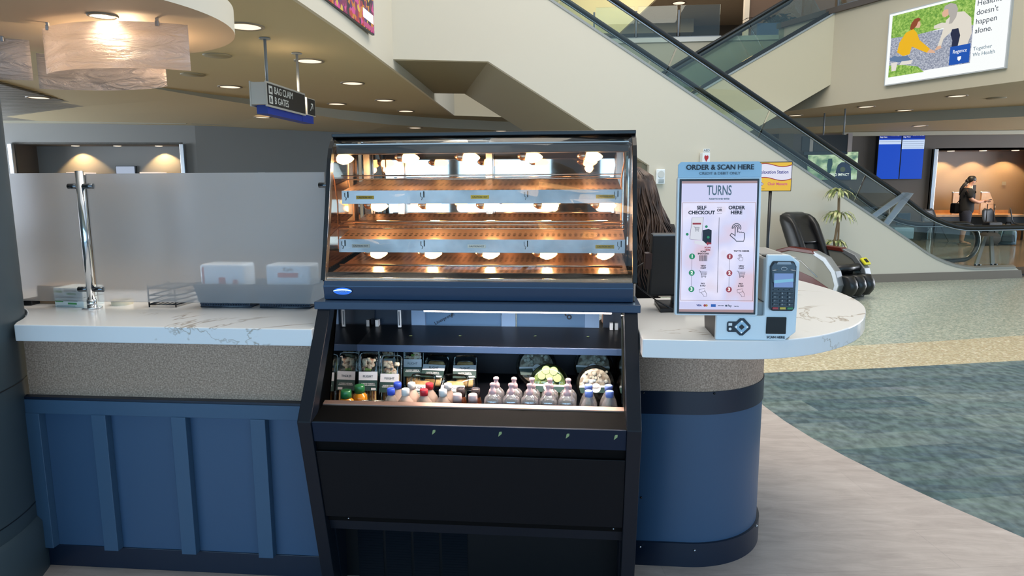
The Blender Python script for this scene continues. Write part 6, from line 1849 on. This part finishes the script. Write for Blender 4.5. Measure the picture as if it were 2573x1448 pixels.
# payment terminal
pt_ = thing('card_terminal', 'dark card payment terminal mounted on the right of the kiosk', 'payment terminal', (.697, 2.345, 1.172), rot=(R(-5), 0, 0))
TN = mat('terminal_body', '#18222c', .35)
MB().prism([(-.034, .0), (.034, .0), (.040, .010), (.043, .150), (.034, .168), (-.034, .168), (-.043, .150), (-.040, .010)], 'y', -.012, .02).build('body', TN, pt_, bevel=.004)
MB().prism([(-.036, .095), (.036, .095), (.040, .150), (.032, .163), (-.032, .163), (-.040, .150)], 'y', -.016, -.012).build('top_shell', mat('terminal_blue', '#22303e', .3), pt_, bevel=.002)
MB().prism([(-.024, .157), (.024, .157), (.020, .1655), (-.020, .1655)], 'y', -.018, -.016).build('printer_slot', mat('terminal_grey', '#8b95a0', .3), pt_)
MB().tube([(-.038, -.017, .136), (-.020, -.017, .139)], .0022, 5).build('trim', STEEL, pt_)
MB().tube([(.020, -.017, .139), (.038, -.017, .136)], .0022, 5).build('trim', STEEL, pt_)
c = MB(); c.tube([(.010 * math.cos(R(a)), -.0175, .1425 + .0055 * math.sin(R(a))) for a in range(0, 360, 30)], .001, 5, True); c.build('contactless_mark', STEEL, pt_)
MB().box(-.031, .031, -.0175, -.016, .080, .127).build('display', glow('terminal_screen', '#6d8ac4', .9), pt_)
MB().prism([(-.031, .094), (.031, .100), (.031, .110), (-.031, .104)], 'y', -.0185, -.0175).build('display_banner', glow('terminal_cyan', '#7ec0e0', .8), pt_)
KEY = mat('key_dark', '#2a333d', .4)
for i in range(4):
    for j in range(3):
        o_ = MB().cbox((-.024 + j * .024, -.0145, .060 - i * .0125), (.019, .004, .0085)).build('key', KEY, pt_, bevel=.001)
        text('key_label', '123456789*0#'[i * 3 + j], .0068, WH_T, o_, face_m(-.027 + j * .024, -.0170, .060 - i * .0125))
for j, cc in enumerate(('#a02a30', '#c9b23c', '#2c7a4a')):
    MB().cbox((-.024 + j * .024, -.0145, .0095), (.019, .004, .0075)).build('key', mat('key%d' % j, cc, .4), pt_, bevel=.001)
for j in range(4):
    MB().cbox((-.026 + j * .0173, -.0145, .0725), (.012, .004, .004)).build('key', mat('key_mid', '#3c4650', .4), pt_, bevel=.001)
# POS monitor seen from behind
ps = thing('till_monitor', 'black till monitor seen from behind between kiosk and cashier', 'monitor', (.44, 2.98, 1.066), R(8))
MB().prism([(-.10, -.12), (.10, -.12), (.07, .10), (-.07, .10)], 'z', 0, .018).build('base', BLACK, ps, bevel=.004)
MB().box(-.02, .04, -.015, .02, .015, .20).build('neck', BLACK, ps, bevel=.004)
c = MB(); c.M = Matrix.Rotation(R(8), 4, 'X'); c.box(-.13, .16, -.03, .015, .06, .33); c.build('housing', mat('monitor_back', '#17181b', .5), ps, bevel=.008)
c = MB(); c.M = Matrix.Rotation(R(8), 4, 'X'); c.box(-.128, .158, -.034, -.03, .325, .332); c.build('top_edge', GREYP, ps)
c = MB(); c.M = Matrix.Rotation(R(8), 4, 'X'); c.box(-.01, .06, -.0325, -.03, .285, .31); c.build('sticker', mat('sticker_pink', '#b79088', .6), ps)
c = MB(); c.M = Matrix.Rotation(R(8), 4, 'X'); c.box(-.155, -.125, -.03, .0, .18, .25); c.build('card_swipe', mat('swipe_brown', '#3a201c', .5), ps, bevel=.003)
MB().tube([(-.14, 0, .2), (-.19, .0, .17), (-.18, -.02, .10), (-.10, -.06, .04), (-.04, -.13, .01)], .003, 6).build('cable', BLACK, ps)
tag(MB().box(.40, .47, 3.25, 3.31, 1.066, 1.12).build('receipt_box', mat('receipt_cream', '#cfc4b4', .6)), 'small cream box on the countertop behind the till monitor', 'box')

# ============================================================ CASHIER SEEN FROM BEHIND
wm = thing('person', 'cashier with long wavy brown hair and black top seen from behind', 'person', (.31, 3.72, 0), R(-8))
bd = [(0, .02, .92, .16, .11), (0, .02, 1.08, .135, .10), (0, .0, 1.22, .155, .11), (0, -.01, 1.33, .13, .10), (0, .01, 1.42, .055), (0, .02, 1.47, .052), (0, .035, 1.55, .078, .085), (0, .03, 1.62, .07, .08),
      (.17, .0, 1.33, .055), (.21, .04, 1.10, .045), (.16, .25, 1.02, .034), (.12, .40, 1.08, .026),
      (-.17, .0, 1.33, .055), (-.21, .04, 1.10, .045), (-.16, .25, 1.02, .034), (-.12, .40, 1.08, .026),
      (.09, .02, .80, .095), (.09, .04, .48, .065), (.09, .0, .09, .04), (.09, .14, .03, .035),
      (-.09, .02, .80, .095), (-.09, .04, .48, .065), (-.09, .0, .09, .04), (-.09, .14, .03, .035)]
bE = [(0, 1), (1, 2), (2, 3), (3, 4), (4, 5), (5, 6), (6, 7), (3, 8), (8, 9), (9, 10), (10, 11), (3, 12), (12, 13), (13, 14), (14, 15), (0, 16), (16, 17), (17, 18), (18, 19), (0, 20), (20, 21), (21, 22), (22, 23)]
skin_body('body', bd, bE, SKIN, wm)
TOP = mat('black_top', '#0b0a0c', .8)
skin_body('top', [(0, .02, .86, .19, .14), (0, .02, 1.05, .16, .12), (0, .0, 1.22, .175, .13), (0, -.01, 1.35, .145, .115), (0, .0, 1.41, .07), (.17, 0, 1.34, .075), (.215, .03, 1.13, .062), (.18, .20, 1.05, .05), (-.17, 0, 1.34, .075), (-.215, .03, 1.13, .062), (-.18, .20, 1.05, .05)],
          [(0, 1), (1, 2), (2, 3), (3, 4), (3, 5), (5, 6), (6, 7), (3, 8), (8, 9), (9, 10)], TOP, wm)
skin_body('trousers', [(0, .02, .93, .175, .125), (.09, .02, .80, .11), (.09, .04, .48, .08), (.09, .0, .10, .06), (-.09, .02, .80, .11), (-.09, .04, .48, .08), (-.09, .0, .10, .06)], [(0, 1), (1, 2), (2, 3), (0, 4), (4, 5), (5, 6)], mat('dark_trousers', '#121216', .8), wm)
for s_ in (-1, 1):
    hand(wm, Matrix.Translation((s_ * .12, .40, 1.08)) @ Matrix.Rotation(R(90 + s_ * 8), 4, 'Z'), SKIN, .95, .6)
# hair: shell of overlapping wavy locks
m, n, b = newmat('brown_hair')
mp = mapped(n, (35, 35, 2)); nz = N(n, 'TexNoise', Scale=1.0, Detail=3); n.links.new(mp.outputs[0], nz.inputs['Vector'])
cr = ramp(n, [(.3, '#2c1f1a'), (.5, '#4a362c'), (.66, '#6b5142'), (.8, '#8a6f5e')]); n.links.new(nz.outputs['Fac'], cr.inputs['Fac']); n.links.new(cr.outputs['Color'], b.inputs['Base Color'])
b.inputs['Roughness'].default_value = .42
c = MB(); c.smooth = True
rings = []
for k in range(15):
    u = k / 14
    z = 1.675 - .48 * u
    if u < .15: wx, wy = .11 * math.sin(min(1, (u + .012) / .15) * PI / 2) ** .8, .115 * math.sin(min(1, (u + .012) / .15) * PI / 2) ** .8
    else: wx, wy = .11 + .16 * (u - .15), .115 + .0 * u
    rings.append([(wx * math.cos(2 * PI * j / 40) * (1 + .03 * math.sin(j * 3.3 + u * 9)), -.01 - .04 * u + (wy * (1 if math.sin(2 * PI * j / 40) < 0 else .55)) * math.sin(2 * PI * j / 40) * (1 + .04 * math.sin(j * 2.7 + u * 11)), z) for j in range(40)])
c.loft(rings)
hair = c.build('hair', MATS['brown_hair'], wm)
c = MB(); c.smooth = True
for i in range(430):
    a = random.uniform(170, 372); ca, sa = math.cos(R(a)), math.sin(R(a))
    l = random.uniform(.44, .62); ph = 2.2 * math.sin(R(a) * 5) + random.uniform(-.4, .4); am = random.uniform(.006, .018)
    pts = []; rad = []
    for k in range(11):
        u = k / 10
        rx = .106 * min(1, .25 + u * 5) + .17 * max(0, u - .2)
        if u < .18: rx = .115 * math.sin((.15 + u / .18 * .85) * PI / 2)
        wv = am * math.sin(ph + u * 12) * u * 1.5
        pts.append((rx * ca + wv, -.01 - .04 * u + (rx * .98 + .003) * sa * (1 if sa < 0 else .5) + wv * .6, 1.683 - l * u - (.0 if u > .1 else 0)))
        rad.append(.0036 * (1 - u) ** .4 + .0009)
    c.tube(pts, rad, 5)
c.build('hair_locks', MATS['brown_hair'], wm)
c = MB(); c.ball((0, .135, 1.545), .013, 8); c.ball((.03, .12, 1.575), .009, 8); c.ball((-.03, .12, 1.575), .009, 8); c.ball((0, .125, 1.505), .013, 8, (1.6, 1, .5))
c.build('face_features', mat('skin_dark', '#9c6d5a', .6), wm)
